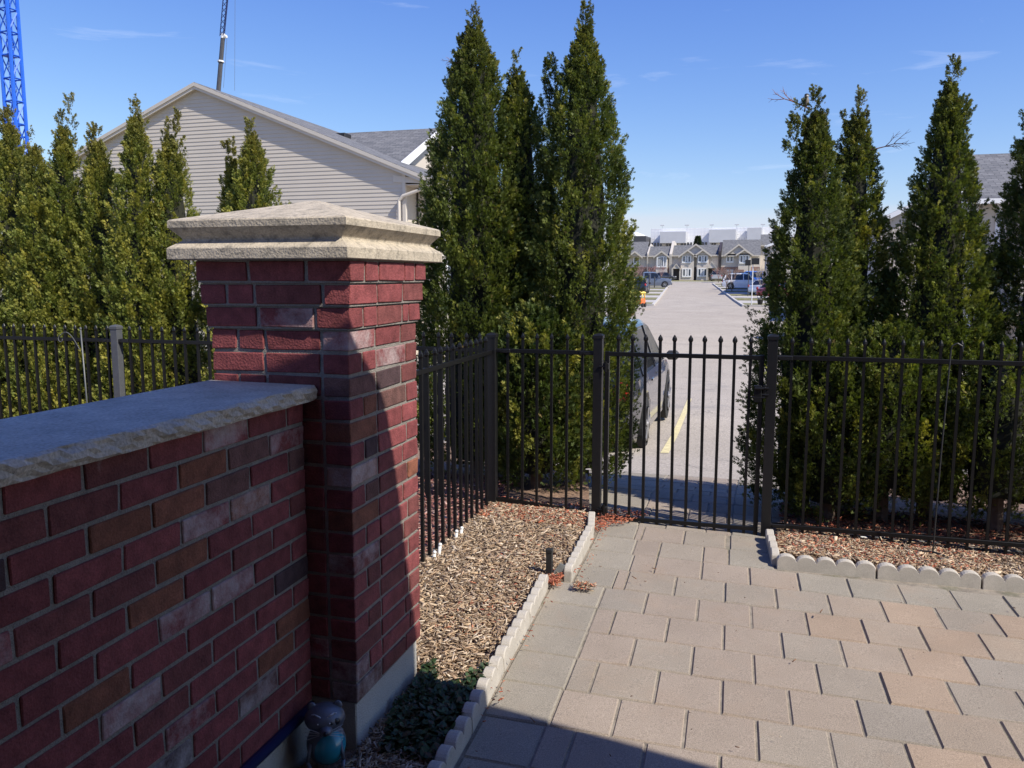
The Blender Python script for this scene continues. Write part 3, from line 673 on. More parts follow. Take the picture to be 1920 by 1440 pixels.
# coping slab with a rough rock-faced front edge
b = MB(); n_ = 180; rows = []
rr2 = np.random.default_rng(5)
ys_ = np.linspace(-1.6, 2.291, n_); ph = [rr2.uniform(0, 6.3) for _ in range(6)]
zl = [1.251, 1.259, 1.270, 1.283, 1.295, 1.300]
vs = []
for i, y in enumerate(ys_):
    for j, z in enumerate(zl):
        bulge = .010 * math.sin(j / 5 * math.pi); rough = .004 * (math.sin(y * 19 + ph[0] + j * 1.3) + math.sin(y * 43 + ph[1] - j * 1.7) + .6 * math.sin(y * 97 + ph[2] + j * 2.9)) + rr2.uniform(-.0010, .0010)
        if j in (0, 5): rough *= .45
        vs.append((-1.322 + bulge + rough, y, z + (rr2.uniform(-.001, .001) if 0 < j < 5 else 0)))
    vs.append((-1.70, y, 1.303)); vs.append((-1.70, y, 1.251))
m_ = 8; fs = []
for i in range(n_ - 1):
    for j in range(m_): a_, b_ = i * m_ + j, i * m_ + (j + 1) % m_; fs.append((a_, b_, b_ + m_, a_ + m_)[::-1])
fs += [tuple(range(m_)), tuple(range((n_ - 1) * m_, n_ * m_))[::-1]]
b.add(vs, fs); b.build('stone_coping', 'coping', wall, base=WB)

# ------------------------------------------------------------------ black metal fences and gate
YF = 5.10; ZT = 1.165; ZB = .135
def picket_mesh(name, z0, z1, w_=.0078):
    b = MB(); b.box(-w_, w_, -w_, w_, z0, z1)
    # pressed spear finial
    zs = z1 - .004; pr = [(w_ * .8, 0), (w_ * 1.75, .016), (w_ * 1.5, .028), (w_ * .25, .047)]
    vs = []
    for r_, dz in pr:
        for k in range(8): a = math.pi / 4 * k; vs.append((r_ * math.cos(a), r_ * .75 * math.sin(a), zs + dz))
    fs = [(i * 8 + k, i * 8 + (k + 1) % 8, (i + 1) * 8 + (k + 1) % 8, (i + 1) * 8 + k) for i in range(3) for k in range(8)] + [tuple(range(24, 32)), tuple(range(8))[::-1]]
    b.add(vs, fs); return b
def add_pickets(t, pts, z0, z1, w_=.0078):
    first = None
    for p in pts:
        if first is None: first = picket_mesh('picket', z0, z1, w_).build('picket', 'fence', t); o = first
        else: o = first.copy(); C.objects.link(o); o.parent = t
        o.location = p; o.rotation_euler = (random.uniform(-.002, .002), random.uniform(-.004, .004), 0)
def post(name, x, y, z0, z1, parent, base, w_=.0255, mat='postgrey'):
    b = MB(); b.cbox(x - w_, x + w_, y - w_, y + w_, z0, z1, .002)
    o = b.build(name, mat, parent, base=base)
    b = MB(); e = w_ + .004; loft(b, x, y, [(e, e, z1 - .012), (e, e, z1 + .006), (e * .7, e * .7, z1 + .014), (e * .15, e * .15, z1 + .020)]); c_ = b.build('post_cap', mat, o, base=base)
    return o
def bracket(x, y, z, ax, parent, base):
    b = MB(); 
    if ax == 'x': b.cbox(x - .05, x + .05, y - .019, y + .019, z - .013, z + .013, .003); b.tube((x - .02, y - .024, z), (x - .02, y + .0, z), .006)
    else: b.cbox(x - .019, x + .019, y - .05, y + .05, z - .013, z + .013, .003)
    return b.build('rail_bracket', 'postgrey', parent, base=base)
def rail(x0, x1, y0, y1, z, parent, base, h=.013, name='rail'):
    b = MB(); 
    if x0 != x1: b.cbox(x0, x1, y0 - .0125, y0 + .0125, z - h, z + h, .002)
    else: b.cbox(x0 - .0125, x0 + .0125, y0, y1, z - h, z + h, .002)
    return b.build(name, 'fence', parent, base=base)
# left fence (behind the low wall)
B = (-4.59, YF, .1); t = thing('metal_fence', 'black picket fence in front of the bright hedge, left of the pillar', 'fence', B)
rail(-9.4, -4.62, YF, YF, ZT, t, B, name='top_rail'); rail(-4.56, -1.665, YF, YF, ZT, t, B, name='top_rail')
rail(-9.4, -4.62, YF, YF, ZB + .02, t, B, name='bottom_rail'); rail(-4.56, -1.665, YF, YF, ZB + .02, t, B, name='bottom_rail')
post('post', -4.59, YF, 0, 1.265, t, B, .030, 'postsunlit')
for x in (-4.655, -4.525): bracket(x, YF, ZT, 'x', t, B)
xs = [x for x in np.arange(-9.3, -1.70, .0985) if abs(x + 4.59) > .06]
add_pickets(t, [(x - B[0], 0, -B[2]) for x in xs], .06, 1.235, .0082)
# side fence, running from the corner back to the pillar
SX = -1.64; B = (SX, 4.0, .1); t = thing('metal_fence', 'black picket fence running from the corner post back towards the brick pillar', 'fence', B)
rail(SX, SX, 2.84, YF - .03, ZT - .01, t, B, name='top_rail'); rail(SX, SX, 2.84, YF - .03, .105, t, B, name='bottom_rail')
add_pickets(t, [(0, y - B[1], -B[2]) for y in np.arange(2.92, 5.02, .0985)], .015, 1.222, .0085)
# front fence left of the gate
B = (-1.25, YF, .1); t = thing('metal_fence', 'short black picket panel between the corner post and the left gate post', 'fence', B)
rail(-1.61, -.965, YF, YF, ZT, t, B, name='top_rail')
b = MB(); b.prism([(-1.61, YF - .0125, .165), (-1.61, YF + .0125, .165), (-1.61, YF + .0125, .191), (-1.61, YF - .0125, .191)], (.645, 0, -.05)); b.build('bottom_rail', 'fence', t, base=B)
post('corner_post', SX + .005, YF, 0, 1.262, t, B, .029)
bracket(-1.56, YF, ZT, 'x', t, B); bracket(-1.005, YF, ZT, 'x', t, B); bracket(-1.0, YF, .128, 'x', t, B)
add_pickets(t, [(x - B[0], 0, -B[2]) for x in np.arange(-1.53, -1.0, .0985)], .055, 1.24)
# gate posts
B = (-.937, YF, .08); pl = thing('gate_post', 'left gate post, square and black, touching the low cedar growth', 'post', B, 'gate posts')
post('post_tube', -.937, YF, -.1, 1.27, pl, B, .028)
for z in (1.085, .17):
    b = MB(); b.cbox(-.903, -.868, YF - .035, YF - .005, z - .02, z + .02, .003); b.tube((-.884, YF - .035, z - .032), (-.884, YF - .035, z + .032), .009); b.tube((-.925, YF - .035, z), (-.884, YF - .035, z), .006); b.build('hinge', 'fence', pl, base=B)
B = (.103, YF, .08); pr_ = thing('gate_post', 'right gate post, square and black, with the grey latch strike at mid height', 'post', B, 'gate posts')
post('post_tube', .103, YF, -.1, 1.285, pr_, B, .028)
b = MB(); b.cbox(.055, .075, YF - .03, YF + .02, .93, 1.0, .003); b.tube((.04, YF - .03, .985), (.09, YF - .03, .985), .007); b.tube((.04, YF - .03, .945), (.09, YF - .03, .945), .007); b.build('latch_strike', 'fence', pr_, base=B)
# gate
B = (-.87, YF, .08); t = thing('metal_gate', 'closed black picket gate with spear tips across the paver path', 'gate', B)
rail(-.875, .045, YF, YF, ZT - .003, t, B, name='top_rail'); rail(-.875, .045, YF, YF, .118, t, B, name='bottom_rail')
b = MB(); b.cbox(-.893, -.866, YF - .0135, YF + .0135, .05, 1.178, .002); b.build('gate_stile', 'fence', t, base=B)
b = MB(); b.cbox(.030, .057, YF - .0135, YF + .0135, .05, 1.178, .002); b.build('gate_stile', 'fence', t, base=B)
add_pickets(t, [(x - B[0], 0, -B[2]) for x in np.linspace(-.815, -.025, 10)], .040, 1.245, .0088)
b = MB(); b.cbox(.005, .05, YF - .045, YF - .012, .90, 1.0, .004); b.tube((-.005, YF - .04, .93), (.07, YF - .04, .93), .006); b.tube((.01, YF - .05, .985), (.06, YF - .05, .985), .008); b.build('latch', 'fence', t, base=B)
# right fence
B = (1.0, YF, .05); t = thing('metal_fence', 'long black picket fence right of the gate, in front of the dark cedars', 'fence', B)
rail(.135, 4.2, YF, YF, ZT + .002, t, B, name='top_rail'); rail(.135, 4.2, YF, YF, .148, t, B, name='bottom_rail')
bracket(.165, YF, ZT, 'x', t, B); bracket(.165, YF, .148, 'x', t, B)
post('post', 2.55, YF, -.1, 1.27, t, B, .030)
add_pickets(t, [(x - B[0], 0, -B[2]) for x in np.arange(.215, 4.1, .0985) if abs(x - 2.55) > .06], .055, 1.245)

# ------------------------------------------------------------------ scalloped concrete edging, every block a thing
def edging_block(p, q, label, nsc=5, h=.080, hm=.046, th=.042, group='scalloped edging blocks'):
    p = np.array(p, float); q = np.array(q, float); L_ = np.linalg.norm(q - p); a = math.atan2(q[1] - p[1], q[0] - p[0])
    z0 = float(G(*(p + q) / 2)); sl = (float(G(*q)) - float(G(*p))) / L_
    pts = [(0.002, -.05), (L_ - .002, -.05)]
    pr = []
    for i in range(nsc):
        c0 = L_ * i / nsc; w_ = L_ / nsc
        for k in range(0, 11):
            u = .5 - .5 * math.cos(math.pi * k / 10); pr.append((c0 + w_ * (u * .96 + .02), hm + (h - hm) * math.sqrt(max(0, 1 - (1.98 * u - .99) ** 2))))
    pr = pr[::-1]; poly = pts + pr
    b = MB(); c = .004
    def ring(y, ins): 
        o = []
        cx = L_ / 2
        for (x, z) in poly: o.append((x + (ins if x < cx else -ins) * (1 if z < 0 else .3), y, z - (ins if z > 0 else 0)))
        return o
    vs = ring(-th / 2, c) + ring(-th / 2 + c, 0) + ring(th / 2 - c, 0) + ring(th / 2, c); n = len(poly)
    vs = [(x - L_ / 2, y, z + (x - L_ / 2) * sl) for x, y, z in vs]
    fs = [(i * n + k, i * n + (k + 1) % n, (i + 1) * n + (k + 1) % n, (i + 1) * n + k)[::-1] for i in range(3) for k in range(n)]
    fs += [tuple(range(n)), tuple(range(3 * n, 4 * n))[::-1]]
    b.add(vs, fs); o = b.build('edging_block', 'edging')
    o.location = ((p[0] + q[0]) / 2, (p[1] + q[1]) / 2, z0); o.rotation_euler = (random.uniform(-.03, .03), 0, a)
    tag(o, label, 'edging block', group); return o
ly = [5.0, 4.72, 4.34, 3.985]
lx_ = lambda y: float(XE(y)) - .028
ln = ['scalloped edging block whose far end touches the left gate post', 'scalloped edging block in the middle of the short run below the left gate post', 'scalloped edging block beside the black solar light, near end of the short run']
for i in range(3): edging_block((lx_(ly[i + 1]), ly[i + 1] + .004), (lx_(ly[i]) - (.03 if i == 0 else 0), ly[i] - .004), ln[i], 4)
ys2 = [3.885, 3.44, 2.99, 2.54, 2.09, 1.64]
ln = ['scalloped edging block starting at the near side of the black solar light', 'sunlit scalloped edging block beside tan chips, second from the solar light', 'scalloped edging block half in sun where the ivy begins', 'scalloped edging block in shade beside the ivy', 'scalloped edging block in shade at the bottom edge of the photo']
for i in range(5): edging_block((lx_(ys2[i + 1]), ys2[i + 1] + .003), (lx_(ys2[i]), ys2[i] - .003), ln[i], 5)
edging_block((.152, 4.60), (.122, 5.03), 'short scalloped edging block running from the right gate post towards the patio', 4)
e0 = gp(1455, 1066); e1 = gp(1639, 1085); e2 = gp(1841, 1103); d_ = (e2 - e0) / np.linalg.norm(e2 - e0); st = np.linalg.norm(e2 - e0) / 2
ln = ['scalloped edging block at the corner right of the gate, first along the bed', 'scalloped edging block second from the gate corner along the bed', 'scalloped edging block third from the gate corner, at the right edge of the photo', 'scalloped edging block beyond the right edge of the photo']
for i in range(4):
    a_ = e0[:2] + d_[:2] * (st * i + .003); b_ = e0[:2] + d_[:2] * (st * (i + 1) - .003); n_ = np.array([-d_[1], d_[0]]) * .022
    edging_block(a_ + n_, b_ + n_, ln[i], 5, .079, .044)

# ------------------------------------------------------------------ small things in the beds
sb = gp(1030, 1088); t = thing('solar_light', 'black square solar light stake with a tilted grey spade beside the edging', 'garden light', sb)
b = MB(); b.cbox(-.0155, .0155, -.0155, .0155, -.03, .165, .002); b.cbox(-.0175, .0175, -.0175, .0175, .150, .168, .002); b.build('light_tube', 'blackplastic', t)
b = MB(); b.prism([(.02, .012, .0), (.085, .03, .02), (.075, .03, .075), (.05, .022, .088), (.02, .012, .045)], (0, .006, 0)); b.build('spade', 'greyplastic', t)
# shepherd's hook pole right
hb = gp(1735, 1030); hb = np.array([hb[0], 4.98, float(G(hb[0], 4.98))]); t = thing('shepherd_hook', 'thin black shepherd hook pole standing in the bed in front of the right fence', 'garden hook', hb)
b = MB(); b.path([(0, 0, -.05), (.012, .01, .6), (.03, .03, 1.18)], .0045, 8); b.path([(.03, .03, 1.18), (.035, .03, 1.21), (.06, .03, 1.225), (.085, .03, 1.21), (.09, .03, 1.18)], .0035, 6); b.build('pole', 'blackplastic', t)
b = MB(); b.path([(-.11, .02, -.03), (-.10, .02, .03), (-.08, .015, .045), (0, 0, .05), (.05, -.03, .045), (.07, -.06, .03), (.07, -.065, -.05)], .0055, 8); b.build('ground_fork', 'blackplastic', t)
# irrigation pipe
p_ = [gp(u, v) for u, v in ((1497, 1006), (1570, 1010), (1600, 1018), (1680, 1026), (1760, 1032), (1840, 1045), (1925, 1050))]
b = MB(); b.path([(p[0], p[1], float(G(p[0], p[1])) + .045) for p in p_], .008, 8); o = b.build('irrigation_pipe', 'pipe', None, True); tag(o, 'thin black irrigation pipe lying along the foot of the right fence', 'pipe')
for k, (u, v) in enumerate(((1618, 1020), (1650, 1018))):
    g = gp(u, v); b = MB(); b.ball((0, 0, 0), .022, 10, 6, (1.3, .8, .45), fn=lambda d: 1 + .15 * math.sin(5 * d[0] + 3 * d[1] + k)); o = b.build('pebble', 'whitepvc', None, True); o.location = (g[0], g[1], g[2] + .04)
    tag(o, ['off-white angular pebble on the chips nearer the gate', 'small white pebble behind the other, touching the fence foot'][k], 'pebble', 'white pebbles in the right bed')
# white pvc stubs at the side fence foot
for k, (y, h) in enumerate(((3.03, .10), (3.30, .11), (3.42, .08), (3.98, .08), (4.05, .10), (4.32, .09), (4.40, .08))):
    b = MB(); b.tube((0, 0, -.02), (0, 0, h * .85), .009, n=12); b.ball((0, 0, h * .85), .011, 10, 6); o = b.build('plastic_stub', 'whitepvc', None, True); o.location = (SX + .03, y, float(G(SX, y))); o.rotation_euler = (.1 * math.sin(k * 3), .12, 0)
    tag(o, 'short white plastic pipe stub at the foot of the side fence', 'pipe stub', 'white stubs along the side fence')
# ornamental garden stake with scrolls behind the left fence
g = aty(151, 616, 5.03); t = thing('garden_stake', 'thin silver garden stake with a curled wire scroll standing at the left fence', 'garden stake', (g[0], 5.03, .08))
b = MB(); H_ = g[2] - .08; b.tube((.03, 0, 0), (0, 0, H_), .006, .006, 8); b.ball((0, 0, H_), .010, 8, 6); b.build('rod', 'silver', t, True)
b = MB(); pts = []
for k in range(26):
    s = k / 25; pts.append((-.02 - .17 * s + .0 * s, 0, H_ - .16 + .13 * math.sin(s * 2.2)))
a0 = pts[-1]
for k in range(1, 14): a = k / 13 * 5.0; r_ = .03 * (1 - k / 22); pts.append((a0[0] - math.sin(a) * r_, 0, a0[2] - .03 + math.cos(a) * r_))
b.path(pts, .0035, 6); b.build('scroll', 'silver', t, True)
g = aty(1195 / 4.571, 560 + 690 / 4.571, 5.03); t = thing('garden_stake', 'low silver wire hoop at the left fence, between the grey post and the pillar', 'garden stake', (g[0] + .06, 5.03, .1))
b = MB(); b.path([(-.07 + .12 * s + .0, 0, .55 + .18 * math.sin(s * math.pi) - .1) for s in np.linspace(0, 1, 14)] + [(.055, 0, .2), (.05, 0, 0)], .004, 6); b.build('hoop', 'silver', t, True)

# raccoon ornament
rc = atx(612, 1392, -1.262); gz = float(G(rc[0], rc[1])); t = thing('raccoon_figurine', 'metal raccoon garden figurine with a turquoise belly in the corner of wall and pillar', 'figurine', (rc[0], rc[1], gz), rz=R(26))
M['ra1'] = mk('figurine_grey', (.13, .14, .17), .4, metal=.3, ns=40, na=.2); M['ra2'] = mk('figurine_turquoise', (.02, .24, .32), .25, ns=9, na=.25, coat=.6); M['ra3'] = mk('figurine_black', (.015, .015, .02), .4); M['ra4'] = mk('figurine_pale', (.42, .43, .45), .5, ns=30, na=.1)
hz = rc[2] - gz
b = MB(); b.ball((0, 0, hz), .062, 28, 18, (1, .95, 1.10)); b.build('body', 'ra1', t, True)
b = MB(); b.ball((.006, -.010, hz - .002), .056, 28, 18, (1, 1, 1.10)); b.build('belly', 'ra2', t, True)
hd = (-.002, -.006, hz + .088)
b = MB(); b.ball(hd, .052, 28, 18, (1.22, .92, .90), fn=lambda d: 1 + .22 * max(0, -d[1]) ** 4 * (1 if d[2] < .4 else .4)); 
b.ball((hd[0] + .006, hd[1] - .052, hd[2] - .014), .020, 16, 10, (1, 1.3, .8)); hdo = b.build('head', 'ra1', t, True)
for s in (-1, 1):
    b = MB(); b.ball((hd[0] + s * .040, hd[1] + .004, hd[2] + .036), .015, 14, 10, (1, .45, 1.1)); b.build('ear', 'ra1', t, True)
    b = MB(); b.ball((hd[0] + s * .021 + .003, hd[1] - .036, hd[2] + .004), .020, 14, 10, (1.25, .6, .8)); b.build('eye_mask', 'ra3', t, True)
    b = MB(); b.ball((hd[0] + s * .018 + .003, hd[1] - .046, hd[2] + .005), .0085, 10, 8); b.build('eye', 'ra3', t, True)
    b = MB(); b.ball((hd[0] + s * .018 + .000, hd[1] - .054, hd[2] + .008), .0022, 8, 6); b.build('eye_glint', 'trimw', t, True)
    b = MB(); b.path([(hd[0] + s * .006, hd[1] - .045, hd[2] + .004), (hd[0] + s * .012, hd[1] - .043, hd[2] + .024), (hd[0] + s * .030, hd[1] - .034, hd[2] + .030), (hd[0] + s * .045, hd[1] - .018, hd[2] + .020)], .0028, 6); b.build('brow', 'ra4', t, True)
    b = MB()
    for k in range(4): b.tube((hd[0] + s * .014, hd[1] - .062, hd[2] - .016 - .003 * k), (hd[0] + s * .058, hd[1] - .045, hd[2] - .004 - .014 * k), .0011, n=5)
    b.build('whiskers', 'ra4', t)
    b = MB(); b.path([(s * .045, -.035, hz + .02), (s * .055, -.055, hz - .03), (s * .038 + .01, -.075, hz - .09), (s * .05 + .015, -.08, .0)], .006, 8); b.build('leg', 'ra1', t, True)
b = MB(); b.ball((hd[0] + .006, hd[1] - .078, hd[2] - .012), .0075, 12, 8); b.build('nose', 'ra3', t, True)

# ground ivy beside the pillar
def leaves(name, n, reg, seed, cols, size, h, label, cat):
    r = np.random.default_rng(seed); P = np.array([reg(r) for _ in range(n)]); T = np.array([(0, 0), (.42, .25), (.5, .62), (.12, .8), (0, 1.12), (-.12, .8), (-.5, .62), (-.42, .25)])
    V = []; Q = []; K = []
    for i in range(n):
        x, y, dens = P[i]; z = float(G(x, y)) + .02 + h * r.random() ** .7 * dens
        a = r.uniform(0, 6.28); tl = r.normal(0, .45, 2); s = size * r.uniform(.6, 1.3)
        ex = np.array([math.cos(a), math.sin(a), tl[0]]); ey = np.array([-math.sin(a), math.cos(a), tl[1]])
        c = (x, y, z); o = len(V)
        for q in T: V.append(c + (ex * q[0] + ey * (q[1] - .5)) * s)
        for f in ((0, 1, 2, 3), (0, 3, 4, 5), (0, 5, 6, 7)): Q.append([o + j for j in f]); K.append((*(np.array(cols[r.integers(len(cols))]) * r.uniform(.7, 1.3)), 0))
    ob = np_mesh(name, np.array(V), np.array(Q), np.array(K), 'ivy'); tag(ob, label, cat, kind='stuff')
def ivreg(r):
    while True:
        x = r.uniform(-1.2, -.93); y = r.uniform(2.28, 2.92)
        if y > 2.80 + .1 * math.sin(x * 25) + (x + 1.2) * .18: continue
        if x < -1.185 + max(0, 2.55 - y) * .25 or r.random() > .9: continue
        return x, y, 1.0
leaves('ground_ivy', 1900, ivreg, 9, [(.030, .060, .022), (.022, .045, .02), (.045, .08, .028), (.09, .07, .04)], .024, .048, 'dark green ground ivy between the pillar foot and the edging', 'ivy')
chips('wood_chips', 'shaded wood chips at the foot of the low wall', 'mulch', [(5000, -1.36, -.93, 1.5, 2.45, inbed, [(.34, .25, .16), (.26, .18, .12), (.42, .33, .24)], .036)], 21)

# bird and bare twigs
def twig(t0, d0, n, L_, seed, name, label, r0=.006):
    r = random.Random(seed); b = MB()
    def go(p, d, L2, rad, dep):
        pts = [p]; 
        for k in range(4):
            d = (np.array(d) + np.array([r.uniform(-.18, .18), r.uniform(-.18, .18), r.uniform(-.08, .12)])); d /= np.linalg.norm(d); p = pts[-1] + d * L2 / 4; pts.append(p)
            b.tube(pts[-2], p, rad * (1 - k * .15), rad * (1 - (k + 1) * .15), 5)
            if dep < 2 and k > 0:
                for s in (-1, 1):
                    if r.random() < .8: go(p, d + np.array([r.uniform(-.5, .5), r.uniform(-.3, .3), s * r.uniform(.2, .6)]), L2 * .42, rad * .5, dep + 1)
    go(np.array(t0, float), np.array(d0, float), L_, r0, 0); o = b.build(name, 'twig'); tag(o, label, 'twig', 'bare twigs on the cedars'); return o
tw0 = aty(1520, 205, 5.98); twig(tw0, (-.8, 0, .5), 4, .19, 3, 'dead_twig', 'bare brown twig under the bird, poking out left of the cedar tip')
tw1 = aty(1612, 285, 6.05); twig(tw1, (1, 0, .12), 4, .21, 4, 'dead_twig', 'bare brown twig poking out right from the split-tipped cedar')
tw2 = aty(862, 118, 5.95); twig(tw2, (-1, 0, .02), 4, .12, 5, 'dead_twig', 'small bare twig on the left side of the tallest cedar', .004)
bp = aty(1511, 200, 5.97); t = thing('bird', 'small grey-brown bird with a dark head perched on the dead twig', 'bird', bp)
M['bd1'] = mk('bird_body', (.20, .16, .12), .8, ns=80, na=.3); M['bd2'] = mk('bird_dark', (.03, .03, .035), .6); M['bd3'] = mk('bird_cheek', (.6, .58, .52), .7)
b = MB(); b.ball((0, 0, .033), .022, 16, 12, (.85, .9, 1.5)); b.ball((.002, 0, .068), .0145, 14, 10); b.prism([(-.006, -.004, .02), (.004, -.004, .016), (-.004, -.004, -.035), (-.012, -.004, -.032)], (0, .008, 0)); b.tube((-.004, 0, .005), (-.004, 0, -.008), .0012, n=5); b.tube((.005, 0, .005), (.005, 0, -.008), .0012, n=5); b.build('body', 'bd1', t, True)
b = MB(); b.ball((.002, .0, .074), .0135, 14, 10, (1.1, 1.05, .75)); b.tube((.014, 0, .072), (.026, 0, .074), .003, .0006, 6); b.build('crest', 'bd2', t, True)
b = MB(); b.ball((.004, -.006, .066), .0095, 12, 8); b.build('cheek', 'bd3', t, True)

# ------------------------------------------------------------------ houses
def roof_slab(b, p0, p1, p2, p3, th=.10):
    """p0-p1 eave, p2-p3 ridge (p3 above p0); metre UVs"""
    P = [np.array(p, float) for p in (p0, p1, p2, p3)]
    n = np.cross(P[1] - P[0], P[3] - P[0]); n /= np.linalg.norm(n); n = n if n[2] > 0 else -n
    vs = P + [p - n * th for p in P]; fs = [(0, 1, 2, 3), (7, 6, 5, 4)] + [(k, 4 + k, 4 + (k + 1) % 4, (k + 1) % 4) for k in range(4)]
    b.add(vs, fs)
    e = P[1] - P[0]; eu = e / np.linalg.norm(e); s = np.cross(n, eu)
    U = lambda p: (float(np.dot(p - P[0], eu)), float(np.dot(p - P[0], s)))
    for f in fs: b.UV.append([U(np.array(vs[i])) for i in f])
def siding_wall(b, fn_l, fn_r, z0, z1, y, lap=.105, dep=.007, facing=-1):
    """lapped boards on a wall in the plane y, left and right limits as functions of z"""
    z = z0
    while z < z1 - .01:
        zt = min(z + lap, z1); a, c, d, e = fn_l(z), fn_r(z), fn_r(zt), fn_l(zt)
        b.add([(a, y + facing * dep, z), (c, y + facing * dep, z), (d, y, zt), (e, y, zt)], [(0, 1, 2, 3)] if facing < 0 else [(3, 2, 1, 0)])
        b.add([(a, y, z), (c, y, z), (c, y + facing * dep, z), (a, y + facing * dep, z)], [(0, 1, 2, 3)]); z = zt
def siding_wall_x(b, y0, y1, z0, z1, x, lap=.105, dep=.007, s=1):
    z = z0
    while z < z1 - .01:
        zt = min(z + lap, z1); b.add([(x + s * dep, y0, z), (x + s * dep, y1, z), (x, y1, zt), (x, y0, zt)], [(0, 1, 2, 3)])
        b.add([(x, y0, z), (x, y1, z), (x + s * dep, y1, z), (x + s * dep, y0, z)], [(0, 1, 2, 3)]); z = zt
def window(parent, x, y, z, w_, h, face='-y', panes=2, depth=.08, curtain=False):
    """face: which way the window looks"""
    def T(u, d, zz):   # u along wall, d outwards
        return {'-y': (x + u, y - d, zz), '+x': (x + d, y + u, zz), '-x': (x - d, y - u, zz)}[face]
    def bb(b, u0, u1, d0, d1, z0, z1):
        vs = [T(u0, d0, z0), T(u1, d0, z0), T(u1, d1, z0), T(u0, d1, z0), T(u0, d0, z1), T(u1, d0, z1), T(u1, d1, z1), T(u0, d1, z1)]
        b.add(vs, [(0, 3, 2, 1), (4, 5, 6, 7), (0, 1, 5, 4), (1, 2, 6, 5), (2, 3, 7, 6), (3, 0, 4, 7)])
    f = w_ * .05 + .03
    b = MB(); bb(b, -w_/2, w_/2, .0, depth, z, z + f); bb(b, -w_/2, w_/2, .0, depth, z + h - f, z + h)
    for k in range(panes + 1): u = -w_/2 + (w_ - f) * k / panes; bb(b, u, u + f, .0, depth * .9, z + f, z + h - f)
    fo = b.build('window', 'trimw', parent, base=parent.location)
    b = MB(); bb(b, -w_/2 + f, w_/2 - f, 0.005, depth * .4, z + f, z + h - f); b.build('pane', 'glass', fo, base=parent.location)
    return fo
# neighbour's gable house on the left, gable wall facing the camera
YG = 22.0
ap = aty(370, 156, YG); er = aty(800, 331, YG - .2); el_z = er[2]
slope = (ap[2] - er[2]) / (er[0] - ap[0]); half = er[0] - ap[0]
gz = float(G(0, YG)); wr = aty(757, 400, YG)[0]; wl = 2 * ap[0] - wr
HB = (ap[0], YG, gz); t = thing('townhouse', 'cream vinyl-sided townhouse with a broad gable behind the left cedar hedge', 'house', HB)
zc = lambda x: ap[2] - .12 - abs(x - ap[0]) * slope
ztop = ap[2] - .14; zeave = ztop - slope * (wr - ap[0])
b = MB()
fl = lambda z: wl if z < zeave else ap[0] - (ztop - z) / slope
fr = lambda z: wr if z < zeave else ap[0] + (ztop - z) / slope
siding_wall(b, fl, fr, gz, zeave, YG, .112, .014); siding_wall(b, fl, fr, zeave, ztop - .02, YG, .112, .014)
siding_wall_x(b, YG, YG + .9, gz, zeave, wr); b.box(wl + .02, wr - .02, YG + .02, YG + 12, gz, zeave - .05)
b.build('siding', 'siding', t, base=HB)
b = MB(); b.box(wr - .02, wr + .075, YG - .035, YG + .075, gz, zeave); b.build('corner_trim', 'trim', t, base=HB)
b = MB(); ov = .16
roof_slab(b, (er[0], YG - ov, er[2]), (er[0], YG + 12, er[2]), (ap[0], YG + 12, ap[2]), (ap[0], YG - ov, ap[2]))
xl_ = 2 * ap[0] - er[0]
roof_slab(b, (xl_, YG + 12, er[2]), (xl_, YG - ov, er[2]), (ap[0], YG - ov, ap[2]), (ap[0], YG + 12, ap[2]))
b.build('roof', 'shingle', t, base=HB)
b = MB()
for s in (-1, 1):
    e = (ap[0] + s * (half + .02), er[2] - .03 - .0)
    for (dz0, dz1, y0, y1) in ((-.01, -.115, -ov - .03, -ov + .0), (-.10, -.20, -ov + .002, -ov + .03)):
        poly = [(ap[0], YG + y0, ap[2] + dz0), (e[0], YG + y0, e[1] + dz0 + .02), (e[0], YG + y0, e[1] + dz1 + .02), (ap[0], YG + y0, ap[2] + dz1)]
        b.prism(poly, (0, y1 - y0, 0))
    poly = [(ap[0], YG - ov + .03, ap[2] - .14), (e[0], YG - ov + .03, e[1] - .12), (e[0], YG - ov + .03, e[1] - .14), (ap[0], YG - ov + .03, ap[2] - .16)]
    b.prism(poly, (0, ov - .03, 0))
b.build('rake_fascia', 'trim', t, base=HB)
b = MB(); b.prism([(wr - .30, YG - .03, er[2] + .10), (wr - .30, YG - .03, er[2] - .10), (er[0] + .03, YG - .03, er[2] - .17), (er[0] + .03, YG - .03, er[2] - .06)], (0, .03, 0)); 
b.box(wr - .28, er[0] + .03, YG, YG + 12, er[2] - .19, er[2] - .17); b.build('soffit', 'trim', t, base=HB)
b = MB(); b.box(er[0] - .02, er[0] + .10, YG - .12, YG + 12, er[2] - .14, er[2] - .02); g_ = b.build('gutter', 'trim', t, base=HB)
b = MB(); dp = [(er[0] + .02, YG - .02, er[2] - .12), (er[0] - .02, YG - .05, er[2] - .26), (wr + .02, YG - .10, er[2] - .50), (wr - .10, YG - .10, er[2] - .62), (wr - .10, YG - .10, gz)]
for p, q in zip(dp[:-1], dp[1:]): b.tube(p, q, .048, n=10)
b.build('downspout', 'trim', t, base=HB)
# recessed road-side bay of the same house with a tall window
b = MB(); xb = wr + .55
siding_wall(b, lambda z: wr + .08, lambda z: xb, gz, er[2] - .2, YG + .9); b.build('bay_siding', 'siding', t, base=HB)
b = MB(); b.box(xb, xb + .16, YG + .82, YG + .98, gz, er[2] - .2); b.box(xb + .16, xb + .2, YG + .98, YG + 12, gz, er[2] - .2); b.build('bay_trim', 'trim', t, base=HB)
window(t, xb + .18, YG + 2.0, er[2] - 3.4, 1.5, 2.4, '+x')
